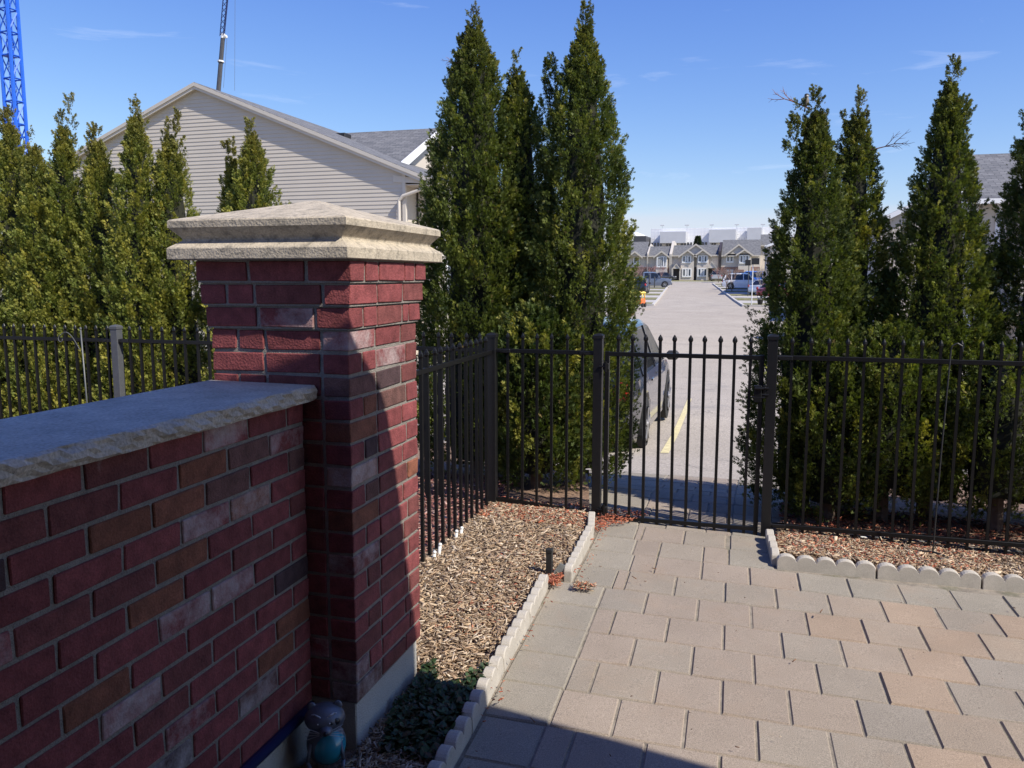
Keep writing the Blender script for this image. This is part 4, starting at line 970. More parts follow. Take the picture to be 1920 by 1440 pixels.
# second roof behind it, ridge running across, with its own end gable towards the road
YR = 29.0; ra = aty(632, 247, YR); rb_ = aty(822, 240, YR); lo = aty(790, 320, YR - 4.2)
HB2 = (rb_[0] - 3, YR, gz); t = thing('townhouse', 'grey-roofed townhouse behind the broad gable, its white rake cut off by a cedar', 'house', HB2)
vv = aty(640, 256, YG + 6); b = MB(); b.cbox(vv[0] - .2, vv[0] + .25, YG + 5.8, YG + 6.3, vv[2] - .25, vv[2] + .10, .02); o = b.build('roof_vent', 'blackplastic'); tag(o, 'small black roof vent on the right slope of the broad gable roof', 'roof vent')
b = MB(); zE = lo[2]; xE = rb_[0]
roof_slab(b, (ra[0] - 4, YR - 4.4, zE), (xE + .1, YR - 4.4, zE), (xE + .1, YR, rb_[2]), (ra[0] - 4, YR, rb_[2]))
roof_slab(b, (xE + .1, YR + 4.4, zE), (ra[0] - 4, YR + 4.4, zE), (ra[0] - 4, YR, rb_[2]), (xE + .1, YR, rb_[2]))
b.build('roof', 'shingle', t, base=HB2)
b = MB(); b.prism([(xE + .10, YR - 4.45, zE), (xE + .10, YR, rb_[2] + .02), (xE + .10, YR, rb_[2] - .22), (xE + .10, YR - 4.3, zE - .22)], (.05, 0, 0)); b.prism([(xE + .10, YR + 4.45, zE), (xE + .10, YR, rb_[2] + .02), (xE + .10, YR, rb_[2] - .22), (xE + .10, YR + 4.3, zE - .22)], (.05, 0, 0)); b.build('rake_fascia', 'trimw', t, base=HB2)
b = MB(); b.prism([(xE - .3, YR - 4.1, gz), (xE - .3, YR - 4.1, zE), (xE - .3, YR, rb_[2] - .2), (xE - .3, YR + 4.1, zE), (xE - .3, YR + 4.1, gz)], (-8, 0, 0)); b.build('wall', 'siding', t, base=HB2)

# right-hand townhouses
def side_house(u_e, v_e, d, label, w_=9.0, depth=10.0, rise=.45, ridge_x=True, mat='siding', rot=0.0):
    """house whose road-facing (-x) eave corner nearest the camera projects to (u_e, v_e)"""
    e = atd(u_e, v_e, d); gz = float(G(e[0], e[1])); Bx = (e[0], e[1], gz); t = thing('townhouse', label, 'house', Bx)
    x0, y0, ze = e[0] + .3, e[1] + .3, e[2] - .1
    b = MB(); xc = x0 + w_ / 2; zr = ze + w_ / 2 * rise
    z = lambda q: x0 if q < ze else x0 + (q - ze) / rise
    z2 = lambda q: x0 + w_ if q < ze else x0 + w_ - (q - ze) / rise
    siding_wall(b, z, z2, gz, ze, y0, .2, .012); siding_wall(b, z, z2, ze, zr - .05, y0, .2, .012); siding_wall_x(b, y0, y0 + depth, gz, ze, x0, .2, .012, -1)
    b.box(x0 + .03, x0 + w_ - .02, y0 + .03, y0 + depth, gz, ze - .02); b.build('siding', mat, t, base=Bx)
    b = MB(); o_ = .3
    roof_slab(b, (x0 - o_, y0 - o_, ze - o_ * rise + .1), (x0 - o_, y0 + depth, ze - o_ * rise + .1), (xc, y0 + depth, zr + .1), (xc, y0 - o_, zr + .1)); roof_slab(b, (x0 + w_ + o_, y0 + depth, ze - o_ * rise + .1), (x0 + w_ + o_, y0 - o_, ze - o_ * rise + .1), (xc, y0 - o_, zr + .1), (xc, y0 + depth, zr + .1))
    b.build('roof', 'shingle', t, base=Bx)
    b = MB()
    for s in (-1, 1):
        xx = xc + s * (w_ / 2 + o_); b.prism([(xc, y0 - o_ - .04, zr + .09), (xx, y0 - o_ - .04, ze - o_ * rise + .09), (xx, y0 - o_ - .04, ze - o_ * rise - .14), (xc, y0 - o_ - .04, zr - .14)], (0, .04, 0))
    b.box(x0 - o_ - .12, x0 - o_, y0 - o_, y0 + depth, ze - o_ * rise - .02, ze - o_ * rise + .1); b.build('rake_fascia', 'trimw', t, base=Bx)
    return t, x0, y0, ze, zr, gz, Bx
# far right block with a facade seen edge on
e_ = dict()
t, x0, y0, ze, zr, gz_, Bx = side_house(1437, 457, 80, 'townhouse with cream gable end behind the white-posted board right of the road', 10, 26, .42)
for k in range(6):
    b = MB(); y = y0 + .4 + k * 3.2; b.box(x0 - .25, x0 - .02, y, y + .5, gz_, ze - .15); b.build('pilaster', 'siding2', t, base=Bx)
    if k % 2 == 0: window(t, x0 - .02, y + 1.7, ze - 1.9, 1.5, 1.3, '-x')
t, x0, y0, ze, zr, gz_, Bx = side_house(1640, 408, 42, 'townhouse gable glimpsed between the split-tipped cedar and the pointed cedar', 8, 14, .5)
# nearest right block: ridge across, small gable and pilaster
e = atd(1815, 366, 27); gz_ = float(G(e[0], e[1])); Bx = (e[0], e[1], gz_); t = thing('townhouse', 'grey-roofed townhouse with corner window, left of the right-edge cedar', 'house', Bx)
x0, y0, ze = e[0] + .25, e[1], e[2] - .1; rg = atd(1850, 282, 30.5); zr = rg[2]
b = MB(); siding_wall(b, lambda q: x0, lambda q: x0 + 14, gz_, ze, y0 + .3, .14, .012); siding_wall_x(b, y0 + .3, y0 + 8, gz_, ze, x0, .14, .012, -1); b.box(x0 + .03, x0 + 14, y0 + .33, y0 + 8, gz_, ze - .02); b.build('siding', 'siding', t, base=Bx)
b = MB(); roof_slab(b, (x0 - .3, y0 - .1, ze), (x0 + 14, y0 - .1, ze), (x0 + 14, y0 + 4.2, zr), (x0 - .3, y0 + 4.2, zr)); roof_slab(b, (x0 + 14, y0 + 8.5, ze), (x0 - .3, y0 + 8.5, ze), (x0 - .3, y0 + 4.2, zr), (x0 + 14, y0 + 4.2, zr)); b.build('roof', 'shingle', t, base=Bx)
b = MB(); b.box(x0 - .3, x0 + 14, y0 - .22, y0 - .1, ze - .16, ze - .02); b.prism([(x0 - .34, y0 - .1, ze + .02), (x0 - .34, y0 + 4.2, zr + .02), (x0 - .34, y0 + 4.2, zr - .2), (x0 - .34, y0 + .1, ze - .2)], (.04, 0, 0)); b.box(x0 - .06, x0 + .10, y0 + .24, y0 + .3, gz_, ze); b.box(x0 + .55, x0 + .68, y0 + .2, y0 + .29, gz_, ze); b.build('eave_fascia', 'trimw', t, base=Bx)
# cross gable towards the camera
gx0, gx1 = x0 + .9, x0 + 5.4; gyf = y0 - .6; gm = (gx0 + gx1) / 2; gzr = ze + 1.55
b = MB(); siding_wall(b, lambda q: gx0 + .2 if q < ze else gx0 + .2 + (q - ze) / .72, lambda q: gx1 - .2 if q < ze else gx1 - .2 - (q - ze) / .72, gz_, gzr - .1, gyf + .3, .14, .012); b.box(gx0 + .22, gx1 - .22, gyf + .33, y0 + .3, gz_, ze - .1); b.build('bay_siding', 'siding', t, base=Bx)
b = MB(); roof_slab(b, (gx0, gyf, ze), (gx0, y0 + 3, ze), (gm, y0 + 3, gzr + .1), (gm, gyf, gzr + .1), .07); roof_slab(b, (gx1, y0 + 3, ze), (gx1, gyf, ze), (gm, gyf, gzr + .1), (gm, y0 + 3, gzr + .1), .07); b.build('bay_roof', 'shingle', t, base=Bx)
b = MB()
for s in (-1, 1): b.prism([(gm, gyf - .04, gzr + .09), (gm + s * 2.27, gyf - .04, ze), (gm + s * 2.27, gyf - .04, ze - .18), (gm, gyf - .04, gzr - .09)], (0, .04, 0))
b.build('bay_fascia', 'trimw', t, base=Bx)
window(t, gx0 + .9, gyf + .3, ze - 1.9, .9, 1.5, '-y'); window(t, gx0 + 2.6, gyf + .3, ze - 1.9, .9, 1.5, '-y')
b = MB(); pg = (gx0 - .3, gyf - .6); 
for s in (1,): roof_slab(b, (pg[0] - .2, pg[1], ze - 3.3), (pg[0] - .2, y0 + .2, ze - 3.3), (pg[0] + 1.4, y0 + .2, ze - 2.1), (pg[0] + 1.4, pg[1], ze - 2.1), .08); roof_slab(b, (pg[0] + 3.0, y0 + .2, ze - 3.3), (pg[0] + 3.0, pg[1], ze - 3.3), (pg[0] + 1.4, pg[1], ze - 2.1), (pg[0] + 1.4, y0 + .2, ze - 2.1), .08)
b.build('porch_roof', 'shingle', t, base=Bx)

# ------------------------------------------------------------------ terrace across the end of the road
YE = 146.0
def q(zx, zy, Y=YE): return aty(1150 + zx / 5.486, 380 + zy / 5.486, Y)
def X_(zx, Y=YE): return q(zx, 540, Y)[0]
def Z_(zy, Y=YE): return q(850, zy, Y)[2]
gE = float(G(0, YE)) + .1
def terrace(label, x0, x1, ridge, eave, mat='siding2', gables=(), wins=(), doors=(), porches=(), dep=9, bays=(), low=None, Y=YE, extra=None):
    """all numbers are readings on the photo: horizontals x0.., heights ridge.. """
    X0, X1, ZR, ZE = X_(x0, Y), X_(x1, Y), Z_(ridge, Y), Z_(eave, Y); Bx = ((X0 + X1) / 2, Y, gE)
    t = thing('townhouse', label, 'house', Bx)
    b = MB(); b.box(X0, X1, Y, Y + dep, gE - .3, ZE); b.build('wall', mat, t, base=Bx)
    if low: b = MB(); b.box(X0 + .01, X1 - .01, Y - .06, Y - .002, gE - .3, Z_(low, Y)); b.build('brick_front', 'redbrick', t, base=Bx)
    b = MB(); hd = (ZR - ZE) / .62
    roof_slab(b, (X0, Y - .4, ZE - .1), (X1, Y - .4, ZE - .1), (X1, Y + hd, ZR), (X0, Y + hd, ZR)); roof_slab(b, (X1, Y + 2 * hd, ZE), (X0, Y + 2 * hd, ZE), (X0, Y + hd, ZR), (X1, Y + hd, ZR)); b.build('roof', 'shingle', t, base=Bx)
    b = MB(); b.box(X0, X1, Y - .5, Y - .4, ZE - .28, ZE - .05); b.build('eave_fascia', 'trim', t, base=Bx)
    for (bx0, bx1, d_) in bays:
        b = MB(); b.box(X_(bx0, Y), X_(bx1, Y), Y - d_, Y - .003, gE - .3, ZE - .02); b.build('bay', mat, t, base=Bx)
    for (gx, gy, hw, gb, d_, m_) in gables:
        cx = X_(gx, Y); za, zb = Z_(gy, Y), Z_(gb, Y); w_ = X_(gx + hw, Y) - cx
        b = MB(); b.prism([(cx - w_, Y - d_, zb), (cx + w_, Y - d_, zb), (cx, Y - d_, za)], (0, d_ + 2.5, 0)); g_ = b.build('gable', m_, t, base=Bx)
        b = MB()
        for s in (-1, 1): b.prism([(cx, Y - d_ - .35, za + .12), (cx + s * (w_ + .35), Y - d_ - .35, zb - .18), (cx + s * (w_ + .35), Y - d_ - .35, zb - .48), (cx, Y - d_ - .35, za - .18)], (0, .06, 0))
        b.build('gable_trim', 'trim', g_, base=Bx)
        b = MB()
        for s in (-1, 1):
            p = [(cx + s * (w_ + .35), Y - d_ - .3, zb - .2), (cx + s * (w_ + .35), Y + 3, zb - .2), (cx, Y + 3, za + .1), (cx, Y - d_ - .3, za + .1)]
            roof_slab(b, *(p if s > 0 else p), th=.08)
        b.build('gable_roof', 'shingle', g_, base=Bx)
    for (wx, wy0, wy1, hw, d_, n_) in wins:
        cx = X_(wx, Y); w_ = X_(wx + hw, Y) - cx; z1 = Z_(wy0, Y); z0 = Z_(wy1, Y); old = t.location.copy()
        f = .14; b = MB(); y = Y - d_
        b.box(cx - w_ - .1, cx + w_ + .1, y - .12, y - .003, z0 - .25, z0); b.box(cx - w_ - .1, cx + w_ + .1, y - .1, y - .003, z1 - f, z1)
        for k in range(n_ + 1): u = cx - w_ - .1 + (2 * w_ + .2 - f * 1.3) * k / n_; b.box(u, u + f * 1.3, y - .1, y - .003, z0, z1 - f)
        fo = b.build('window', 'trimw', t, base=Bx)
        b = MB(); b.box(cx - w_, cx + w_, y - .05, y - .002, z0, z1 - f); b.build('pane', 'glass', fo, base=Bx)
        b = MB(); b.box(cx - w_ * .35, cx + w_ * .35, y - .07, y - .052, z0 + .1, z1 - f - .1); b.build('curtain', 'curtain', fo, base=Bx)
    for (dx0, dx1, dy0, d_, m_) in doors:
        b = MB(); b.box(X_(dx0, Y), X_(dx1, Y), Y - d_ - .06, Y - d_ - .003, gE - .2, Z_(dy0, Y)); b.build('door', m_, t, base=Bx)
    for (gx, gy, hw, gb) in porches:
        cx = X_(gx, Y); za, zb = Z_(gy, Y), Z_(gb, Y); w_ = X_(gx + hw, Y) - cx
        b = MB(); b.prism([(cx - w_ * .9, Y - 1.5, zb), (cx + w_ * .9, Y - 1.5, zb), (cx, Y - 1.5, za - .1)], (0, 1.49, 0)); g_ = b.build('porch_gable', mat, t, base=Bx)
        b = MB()
        for s in (-1, 1): b.prism([(cx, Y - 1.6, za + .1), (cx + s * w_, Y - 1.6, zb), (cx + s * w_, Y - 1.6, zb - .2), (cx, Y - 1.6, za - .1)], (0, .09, 0))
        for s in (-1, 1): b.box(cx + s * w_ * .85 - .1, cx + s * w_ * .85 + .1, Y - 1.5, Y - 1.3, gE - .2, zb)
        b.build('porch_trim', 'trim', g_, base=Bx)
    return t, X0, X1, ZR, ZE, Bx
terrace('end terrace house half hidden by the tall cedar, left of the white party wall', -40, 335, 385, 540, gables=[(230, 500, 60, 545, .9, 'siding2')], wins=[(240, 555, 620, 28, 0, 2)], low=660)
terrace('end terrace house with one bay and tall upper window behind reddish bare bushes', 336, 588, 440, 540, bays=[(445, 562, .9)], gables=[(503, 500, 60, 543, .9, 'siding2')], wins=[(478, 560, 650, 18, .9, 1), (525, 552, 650, 24, .9, 2)], low=665)
tt_ = terrace('end terrace pair with one big gable over two small ones, straight down the road', 590, 1090, 430, 535, bays=[(700, 835, .9), (865, 985, .9)], gables=[(850, 430, 140, 530, .5, 'siding2'), (770, 490, 72, 540, 1.1, 'siding2'), (925, 487, 70, 535, 1.1, 'siding2')],
   wins=[(760, 545, 608, 40, .9, 3), (925, 545, 605, 42, .9, 3), (765, 678, 752, 42, .9, 3), (925, 676, 748, 45, .9, 3)], doors=[(825, 858, 665, .0, 'darkdoor'), (625, 690, 680, .0, 'darkdoor'), (985, 1040, 675, .0, 'darkdoor')], porches=[(658, 632, 46, 680), (1020, 612, 55, 675)])
terrace('end terrace house with higher roof and brick garage, right of the dark party wall', 1112, 1514, 375, 540, gables=[(1290, 437, 125, 530, .6, 'siding2'), (1350, 490, 66, 528, 1.2, 'siding2')], bays=[(1290, 1420, 1.0)], wins=[(1200, 550, 605, 32, 0, 2), (1350, 545, 615, 44, 1.0, 3)], low=662, doors=[(1165, 1240, 690, .07, 'trimw'), (1270, 1350, 690, 1.0, 'redbrick')])
terrace('tall grey-roofed end house rising behind the others at the right', 1510, 1760, 328, 440, Y=YE + 4)
for (a, bq, y0, y1, m_, lb) in ((580, 606, 402, 548, 'trim', 'white party wall standing proud of the terrace roofs'), (1083, 1108, 420, 524, 'darkdoor', 'dark party wall between the lower and the higher terrace roof'), (350, 362, 430, 540, 'trim', 'slim white roof upstand left of the bay house')):
    b = MB(); x0, x1 = X_(a), X_(bq); b.prism([(x0, YE - .6, Z_(y1)), (x0, YE - .6, Z_(y1) + .35), (x0, YE + 4.0, Z_(y0) + .35), (x0, YE + 7.5, Z_(y0)), (x0, YE + 7.5, gE), (x0, YE - .1, gE)], (x1 - x0, 0, 0)); o = b.build('party_wall', m_); tag(o, lb, 'party wall')
# white industrial hall far behind
YW = 330.0
t = thing('warehouse', 'long white metal-clad factory hall with three grey boxes, above the terrace roofs', 'warehouse', (q(900, 400, YW)[0], YW, 1.5)); Bx = t.location
def W(b, x0, x1, z0, z1, y0, y1): b.box(q(x0, 0, YW)[0], q(x1, 0, YW)[0], y0, y1, (1.2 if z0 is None else q(850, z0, YW)[2]), q(850, z1, YW)[2])
b = MB(); W(b, 392, 1720, None, 262, YW, YW + 60); W(b, 60, 262, None, 330, YW - 5, YW + 40); W(b, 150, 240, None, 292, YW, YW + 40)
for k in range(36): x = 400 + k * 37; b.box(q(x, 0, YW)[0], q(x, 0, YW)[0] + .10, YW - .03, YW, 2, q(850, 262, YW)[2])
for zz in (270, 300, 335, 372): b.box(q(392, 0, YW)[0], q(1720, 0, YW)[0], YW - .025, YW - .001, q(850, zz, YW)[2], q(850, zz, YW)[2] + .12)
b.build('cladding', 'whitemetal', t, base=Bx)
for x0, x1, zt in ((505, 768, 302), (1003, 1275, 288), (1390, 1536, 275)):
    b = MB(); W(b, x0, x1, 418, zt, YW - 6, YW - .3); b.build('grey_box', 'greymetal', t, base=Bx)
b = MB(); W(b, 262, 384, None, 350, YW - 12, YW + 30); b.build('dark_annex', 'darkgrey', t, base=Bx)
for k in range(22):
    x = 400 + k * 31
    if k % 5 == 4: continue
    b = MB(); W(b, x, x + 18, 452, 408, YW - .5, YW - .2); b.build('window', 'carglass', t, base=Bx)
for k, x in enumerate((516, 766, 1018, 1272, 1537)):
    b = MB(); g_ = q(x, 262 - k * 2, YW); b.tube((g_[0], YW - 4, 5), (g_[0], YW - 4, g_[2] + .7), .06, n=6); b.box(g_[0] - .8, g_[0] + .8, YW - 4.5, YW - 3.5, g_[2] + .65, g_[2] + .95); o = b.build('floodlight_mast', 'greymetal'); tag(o, 'floodlight mast standing before the white hall, number %s counted from the left' % ('one', 'two', 'three', 'four', 'five')[k], 'light mast', 'floodlight masts at the white hall')

# ------------------------------------------------------------------ cars
def arc_wheel(t, x, y, r, w_, side, Bx):
    b = MB(); b.tube((x - side * w_, y, r), (x, y, r), r, r, 28); b.tube((x, y, r), (x + side * .006, y, r), r * .93, r * .88, 28); ty = b.build('wheel', 'tyre', t, base=None)
    b = MB(); b.tube((x - side * .03, y, r), (x + side * .012, y, r), r * .64, r * .62, 24)
    b.build('rim', 'blackplastic', ty)
    b = MB()
    for k in range(5):
        a = k * 2 * math.pi / 5 + .3; 
        b.prism([(x + side * .012, y + r * .08 * math.cos(a + 1.57), r + r * .08 * math.sin(a + 1.57)), (x + side * .012, y + r * .08 * math.cos(a - 1.57), r + r * .08 * math.sin(a - 1.57)), (x + side * .02, y + r * .62 * math.cos(a - .16), r + r * .62 * math.sin(a - .16)), (x + side * .02, y + r * .62 * math.cos(a + .16), r + r * .62 * math.sin(a + .16))], (side * .012, 0, 0))
    b.tube((x, y, r), (x + side * .03, y, r), r * .14, r * .12, 14)
    for k in range(24):
        a0, a1 = k * math.pi / 12, (k + 1) * math.pi / 12
        b.add([(x + side * .018, y + r * ra * math.cos(a), r + r * ra * math.sin(a)) for ra, a in ((.58, a0), (.66, a0), (.66, a1), (.58, a1))], [(0, 1, 2, 3), (3, 2, 1, 0)])
    b.build('spokes', 'rim', ty)
def car(name, label, cat, loc, rz, col, kind='suv', L=4.6, W_=1.85, Hc=1.66, group=None):
    """local frame: +y is forward, origin on the ground under the middle"""
    t = thing(name, label, cat, loc, group, rz)
    hL = L / 2; hw = W_ / 2; r = .36 if kind != 'sedan' else .32; belt = Hc * .60; 
    wy = (hL - .88, -hL + .95)
    # stations: y, bottom, hood/belt height, half width
    if kind == 'suv': top = [(-hL, .60), (-hL + .06, .95), (-hL + .18, belt), (hL - 1.25, belt), (hL - .45, belt * .93), (hL - .12, belt * .80), (hL, .55)]; roof = [(-hL + .10, 0), (-hL + .42, .93), (-hL + .9, 1.0), (.15, 1.0), (.55, .93), (1.25, 0)]
    elif kind == 'pickup': top = [(-hL, .75), (-hL + .03, belt), (hL - 1.35, belt * 1.0), (hL - .4, belt * .95), (hL - .1, belt * .85), (hL, .6)]; roof = [(-.75, 0), (-.62, .96), (-.3, 1.0), (.55, 1.0), (.9, .93), (1.45, 0)]
    elif kind == 'van': top = [(-hL, .6), (-hL + .04, belt), (hL - .95, belt * .97), (hL - .35, belt * .86), (hL - .08, belt * .7), (hL, .5)]; roof = [(-hL + .05, 0), (-hL + .22, .94), (-hL + .5, 1.0), (.6, 1.0), (1.0, .92), (1.75, 0)]
    else: top = [(-hL, .6), (-hL + .05, belt * .95), (-hL + .5, belt * 1.04), (hL - 1.2, belt), (hL - .5, belt * .92), (hL - .1, belt * .74), (hL, .5)]; roof = [(-hL + .55, 0), (-hL + 1.2, .9), (-.35, 1.0), (.25, 1.0), (.6, .93), (1.3, 0)]
    sy = sorted(set([p[0] for p in top] + list(np.linspace(-hL, hL, 33))))
    b = MB(); vs = []; nr = 0
    for y in sy:
        h = np.interp(y, [p[0] for p in top], [p[1] for p in top]); u = abs(y) / hL; w_ = hw * (1 - .16 * max(0, u - .72) ** 1.2 / .28 * 1.0) * (1 - .10 * (u > .985))
        bot = .22 + .18 * max(0, u - .86) / .14
        arch = 0
        for c_ in wy:
            d = abs(y - c_)
            if d < r * 1.18: arch = max(arch, math.sqrt((r * 1.18) ** 2 - d * d) + r)
        bo = max(bot, arch); sh = max(bo + .02, min(h - .12, .62))
        half = [(0, bot + .02), (w_ * .80, bot + .0), (w_ * .80, bo), (w_ * .975, bo), (w_ * 1.0, sh), (w_ * .985, (sh + h) / 2), (w_ * .94, h - .02), (w_ * .78, h + .01), (0, h + .045)]
        ring = [(x, y, z) for x, z in half] + [(-x, y, z) for x, z in half[-2:0:-1]]
        nr = len(ring); vs += ring
    fs = [(i * nr + k, i * nr + (k + 1) % nr, (i + 1) * nr + (k + 1) % nr, (i + 1) * nr + k) for i in range(len(sy) - 1) for k in range(nr)]
    fs += [tuple(range(nr))[::-1], tuple(range((len(sy) - 1) * nr, len(sy) * nr))]
    b.add(vs, fs); pm = paint('paint_' + '_'.join(str(int(c * 1000)) for c in col), col); bo_ = b.build('body', pm, t)
    # greenhouse: glass body, roof skin and pillars a few mm proud
    rh = Hc - belt
    def gh(y, e=0.0, lo=0.0, hi=1.0):
        h = np.interp(y, [p[0] for p in roof], [p[1] for p in roof]); return belt + .01 + rh * h
    ys3 = sorted(set([p[0] for p in roof] + list(np.linspace(roof[0][0], roof[-1][0], 25))))
    def section(y, e, full=True):
        z = gh(y); k = (z - belt) / rh; wb = hw * .935; wt = hw * (.93 - .20 * k)
        return [(wb + e, y, belt - .02), (wt + e, y, max(z - .10 * k, belt)), (wt - .09 + e, y, z - .03 * k + e), (0, y, z + .02 + e), (-wt + .09 - e, y, z - .03 * k + e), (-wt - e, y, max(z - .10 * k, belt)), (-wb - e, y, belt - .02)]
    b = MB(); vs = [];
    for y in ys3: vs += section(y, 0)
    fs = [(i * 7 + k, i * 7 + k + 1, (i + 1) * 7 + k + 1, (i + 1) * 7 + k)[::-1] for i in range(len(ys3) - 1) for k in range(6)]; b.add(vs, fs); b.build('windows', 'carglass', t)
    b = MB(); ya, yb_ = roof[1][0] - .08, roof[-2][0] + .05; yr = np.linspace(ya, yb_, 14); vs = []
    for y in yr:
        s = section(y, .012); s[1] = (s[1][0], y, s[1][2] - .03); s[5] = (s[5][0], y, s[5][2] - .03); vs += s[1:6]
    fs = [(i * 5 + k, i * 5 + k + 1, (i + 1) * 5 + k + 1, (i + 1) * 5 + k)[::-1] for i in range(len(yr) - 1) for k in range(4)]; b.add(vs, fs)
    def pil(y0, y1, w0):   # strip from belt point to roof point on both sides
        for s in (-1, 1):
            pts = []
            for (y, k) in ((y0, 0), (y1, 1)):
                z = belt - .02 if k == 0 else gh(y) - .10; wv = hw * .935 if k == 0 else hw * (.93 - .20)
                pts.append((s * (wv + .012), y, z))
            a, c = pts; b.prism([(a[0], a[1] - w0, a[2]), (a[0], a[1] + w0, a[2]), (c[0], c[1] + w0, c[2]), (c[0], c[1] - w0, c[2])], (-s * .03, 0, 0))
    rf0, rf1 = roof[0][0], roof[-1][0]
    pil(rf1 - .06, roof[-2][0] + .02, .045); pil(rf0 + .10, roof[1][0] + .02, .09); pil(.05, .02, .045)
    if kind in ('suv', 'van', 'pickup'): pil(rf0 + .95, rf0 + .95, .04)
    b.build('roof', pm, t)
    for s in (-1, 1):
        for y in wy: arc_wheel(t, s * (hw - .0), y, r, .22, s, None)
        b = MB(); b.ball((s * (hw * .80), -hL + .06, .88), .12, 12, 8, (.9, .45, 1.1) if kind != 'pickup' else (.6, .35, 1.3)); b.build('tail_light', 'red', t, True)
        b = MB(); b.ball((s * (hw * .74), hL - .14, .70), .13, 12, 8, (1.2, .9, .6)); b.build('headlight', 'lamp', t, True)
        b = MB(); b.cbox(s * (hw + .11) - .09, s * (hw + .11) + .09, roof[-1][0] - .42, roof[-1][0] - .30, belt + .0, belt + .14, .03); b.build('door_mirror', pm if kind != 'suv' else 'blackplastic', t)
        b = MB()
        for y in (.05 - .85, .05 + .15): b.cbox(s * (hw + .004) - .012, s * (hw + .004) + .012, y, y + .16, belt - .13, belt - .10, .004)
        b.build('door_handle', 'rim' if kind != 'suv' else pm, t)
    b = MB(); b.cbox(-hw * .82, hw * .82, -hL - .05, -hL + .12, .36, .62, .03); b.cbox(-hw * .8, hw * .8, hL - .12, hL + .04, .32, .56, .03); b.build('bumper', 'blackplastic' if kind in ('suv', 'pickup') else pm, t)
    return t
c0 = aty(1222, 775, 13.3)
fx = aty(1251, 760, 13.3)[0] - .92
car('parked_car', 'dark charcoal sport utility vehicle half hidden by the cedar beside the gate', 'car', (fx, 11.95, -.615), 0, (.008, .010, .017), 'suv', 4.55, 1.84, 1.66)
def on(u, v, dz=.06): g = gp(u, v); return (g[0], g[1], g[2] + dz)
g = gp(1388, 543); car('parked_car', 'white sport utility vehicle parked crosswise on the right of the road', 'car', (g[0] + .3, g[1] + .6, g[2] + .05), R(-92), (.78, .79, .80), 'suv', 4.6, 1.8, 1.75)
g = gp(1410, 538); car('parked_van', 'bright blue van behind the white sport utility vehicle', 'van', (g[0] + 1.2, g[1] + 6, g[2] + .05), R(-88), (.02, .12, .55), 'van', 4.9, 1.9, 1.9)
g = gp(1395, 536); car('parked_car', 'black car whose roof shows between the white car and the brick garage', 'car', (g[0] - .5, g[1] + 14, g[2] + .05), R(-92), (.02, .02, .022), 'sedan', 4.8, 1.85, 1.75)
g = gp(1340, 528); car('parked_van', 'silver grey minivan seen from behind in front of the end terrace', 'van', (g[0] + .2, g[1] + 2, g[2] + .05), R(3), (.36, .36, .37), 'van', 4.7, 1.85, 1.75)
g = gp(1432, 556); car('parked_car', 'pale car seen from behind beside the signpost, partly hidden by the cedar', 'car', (g[0] + .3, g[1] + 2.5, g[2] + .05), R(-28), (.62, .68, .74), 'sedan', 4.5, 1.8, 1.5)
g = gp(1448, 562); car('parked_car', 'dark red car behind the cedar right of the gate', 'car', (g[0] + .5, g[1] + 1.5, g[2] + .05), R(-30), (.30, .05, .05), 'sedan', 4.5, 1.8, 1.45)
g = gp(1196, 552); car('parked_car', 'black hatchback with red tail lights, half hidden left of the road', 'car', (g[0] - .15, g[1] + 2.0, g[2] + .05), R(4), (.015, .018, .025), 'suv', 4.3, 1.8, 1.6)
g = gp(1222, 540); car('parked_pickup', 'slate grey pickup truck parked crosswise left of the road', 'pickup truck', (g[0] - .6, g[1] + 1.5, g[2] + .05), R(-80), (.11, .13, .18), 'pickup', 5.6, 1.95, 1.85)
g = gp(1243, 527); car('parked_car', 'small dark car beyond the pickup, in front of the red bush', 'car', (g[0], g[1] + 1.0, g[2] + .05), R(-85), (.06, .06, .07), 'sedan', 4.3, 1.8, 1.45)

# ride-on toy car with yellow roof
g = gp(1199, 579); t = thing('toy_car', 'small ride-on toy car with yellow roof and orange-red body at the left kerb', 'toy car', (g[0], g[1], g[2] + .1), rz=R(-10)); s_ = 1.15
M['ty'] = mk('toy_yellow', (.80, .62, .12), .4, ns=6, na=.04); M['to'] = mk('toy_orange', (.72, .17, .04), .4, ns=6, na=.05); M['tg'] = mk('toy_green', (.04, .28, .13), .5)
b = MB(); b.ball((0, 0, .82 * s_), .36 * s_, 18, 10, (1, 1.1, .28)); b.build('toy_roof', 'ty', t, True)
b = MB()
for sx in (-1, 1):
    for sy in (-1, 1): b.tube((sx * .22 * s_, sy * .26 * s_, .45 * s_), (sx * .22 * s_, sy * .2 * s_, .82 * s_), .035 * s_, n=8)
b.build('toy_pillar', 'ty', t, True)
b = MB(); b.cbox(-.25 * s_, .25 * s_, -.36 * s_, .36 * s_, .16 * s_, .50 * s_, .06); b.build('toy_body', 'to', t)
b = MB(); b.cbox(-.17 * s_, .17 * s_, -.375 * s_, -.3 * s_, .42 * s_, .60 * s_, .02); b.build('toy_seat', 'blackplastic', t)
for sx in (-1, 1):
    for sy in (-1, 1): b = MB(); b.tube((sx * .20 * s_, sy * .24 * s_, .13 * s_), (sx * .29 * s_, sy * .24 * s_, .13 * s_), .13 * s_, n=16); b.build('toy_wheel', 'blackplastic', t)

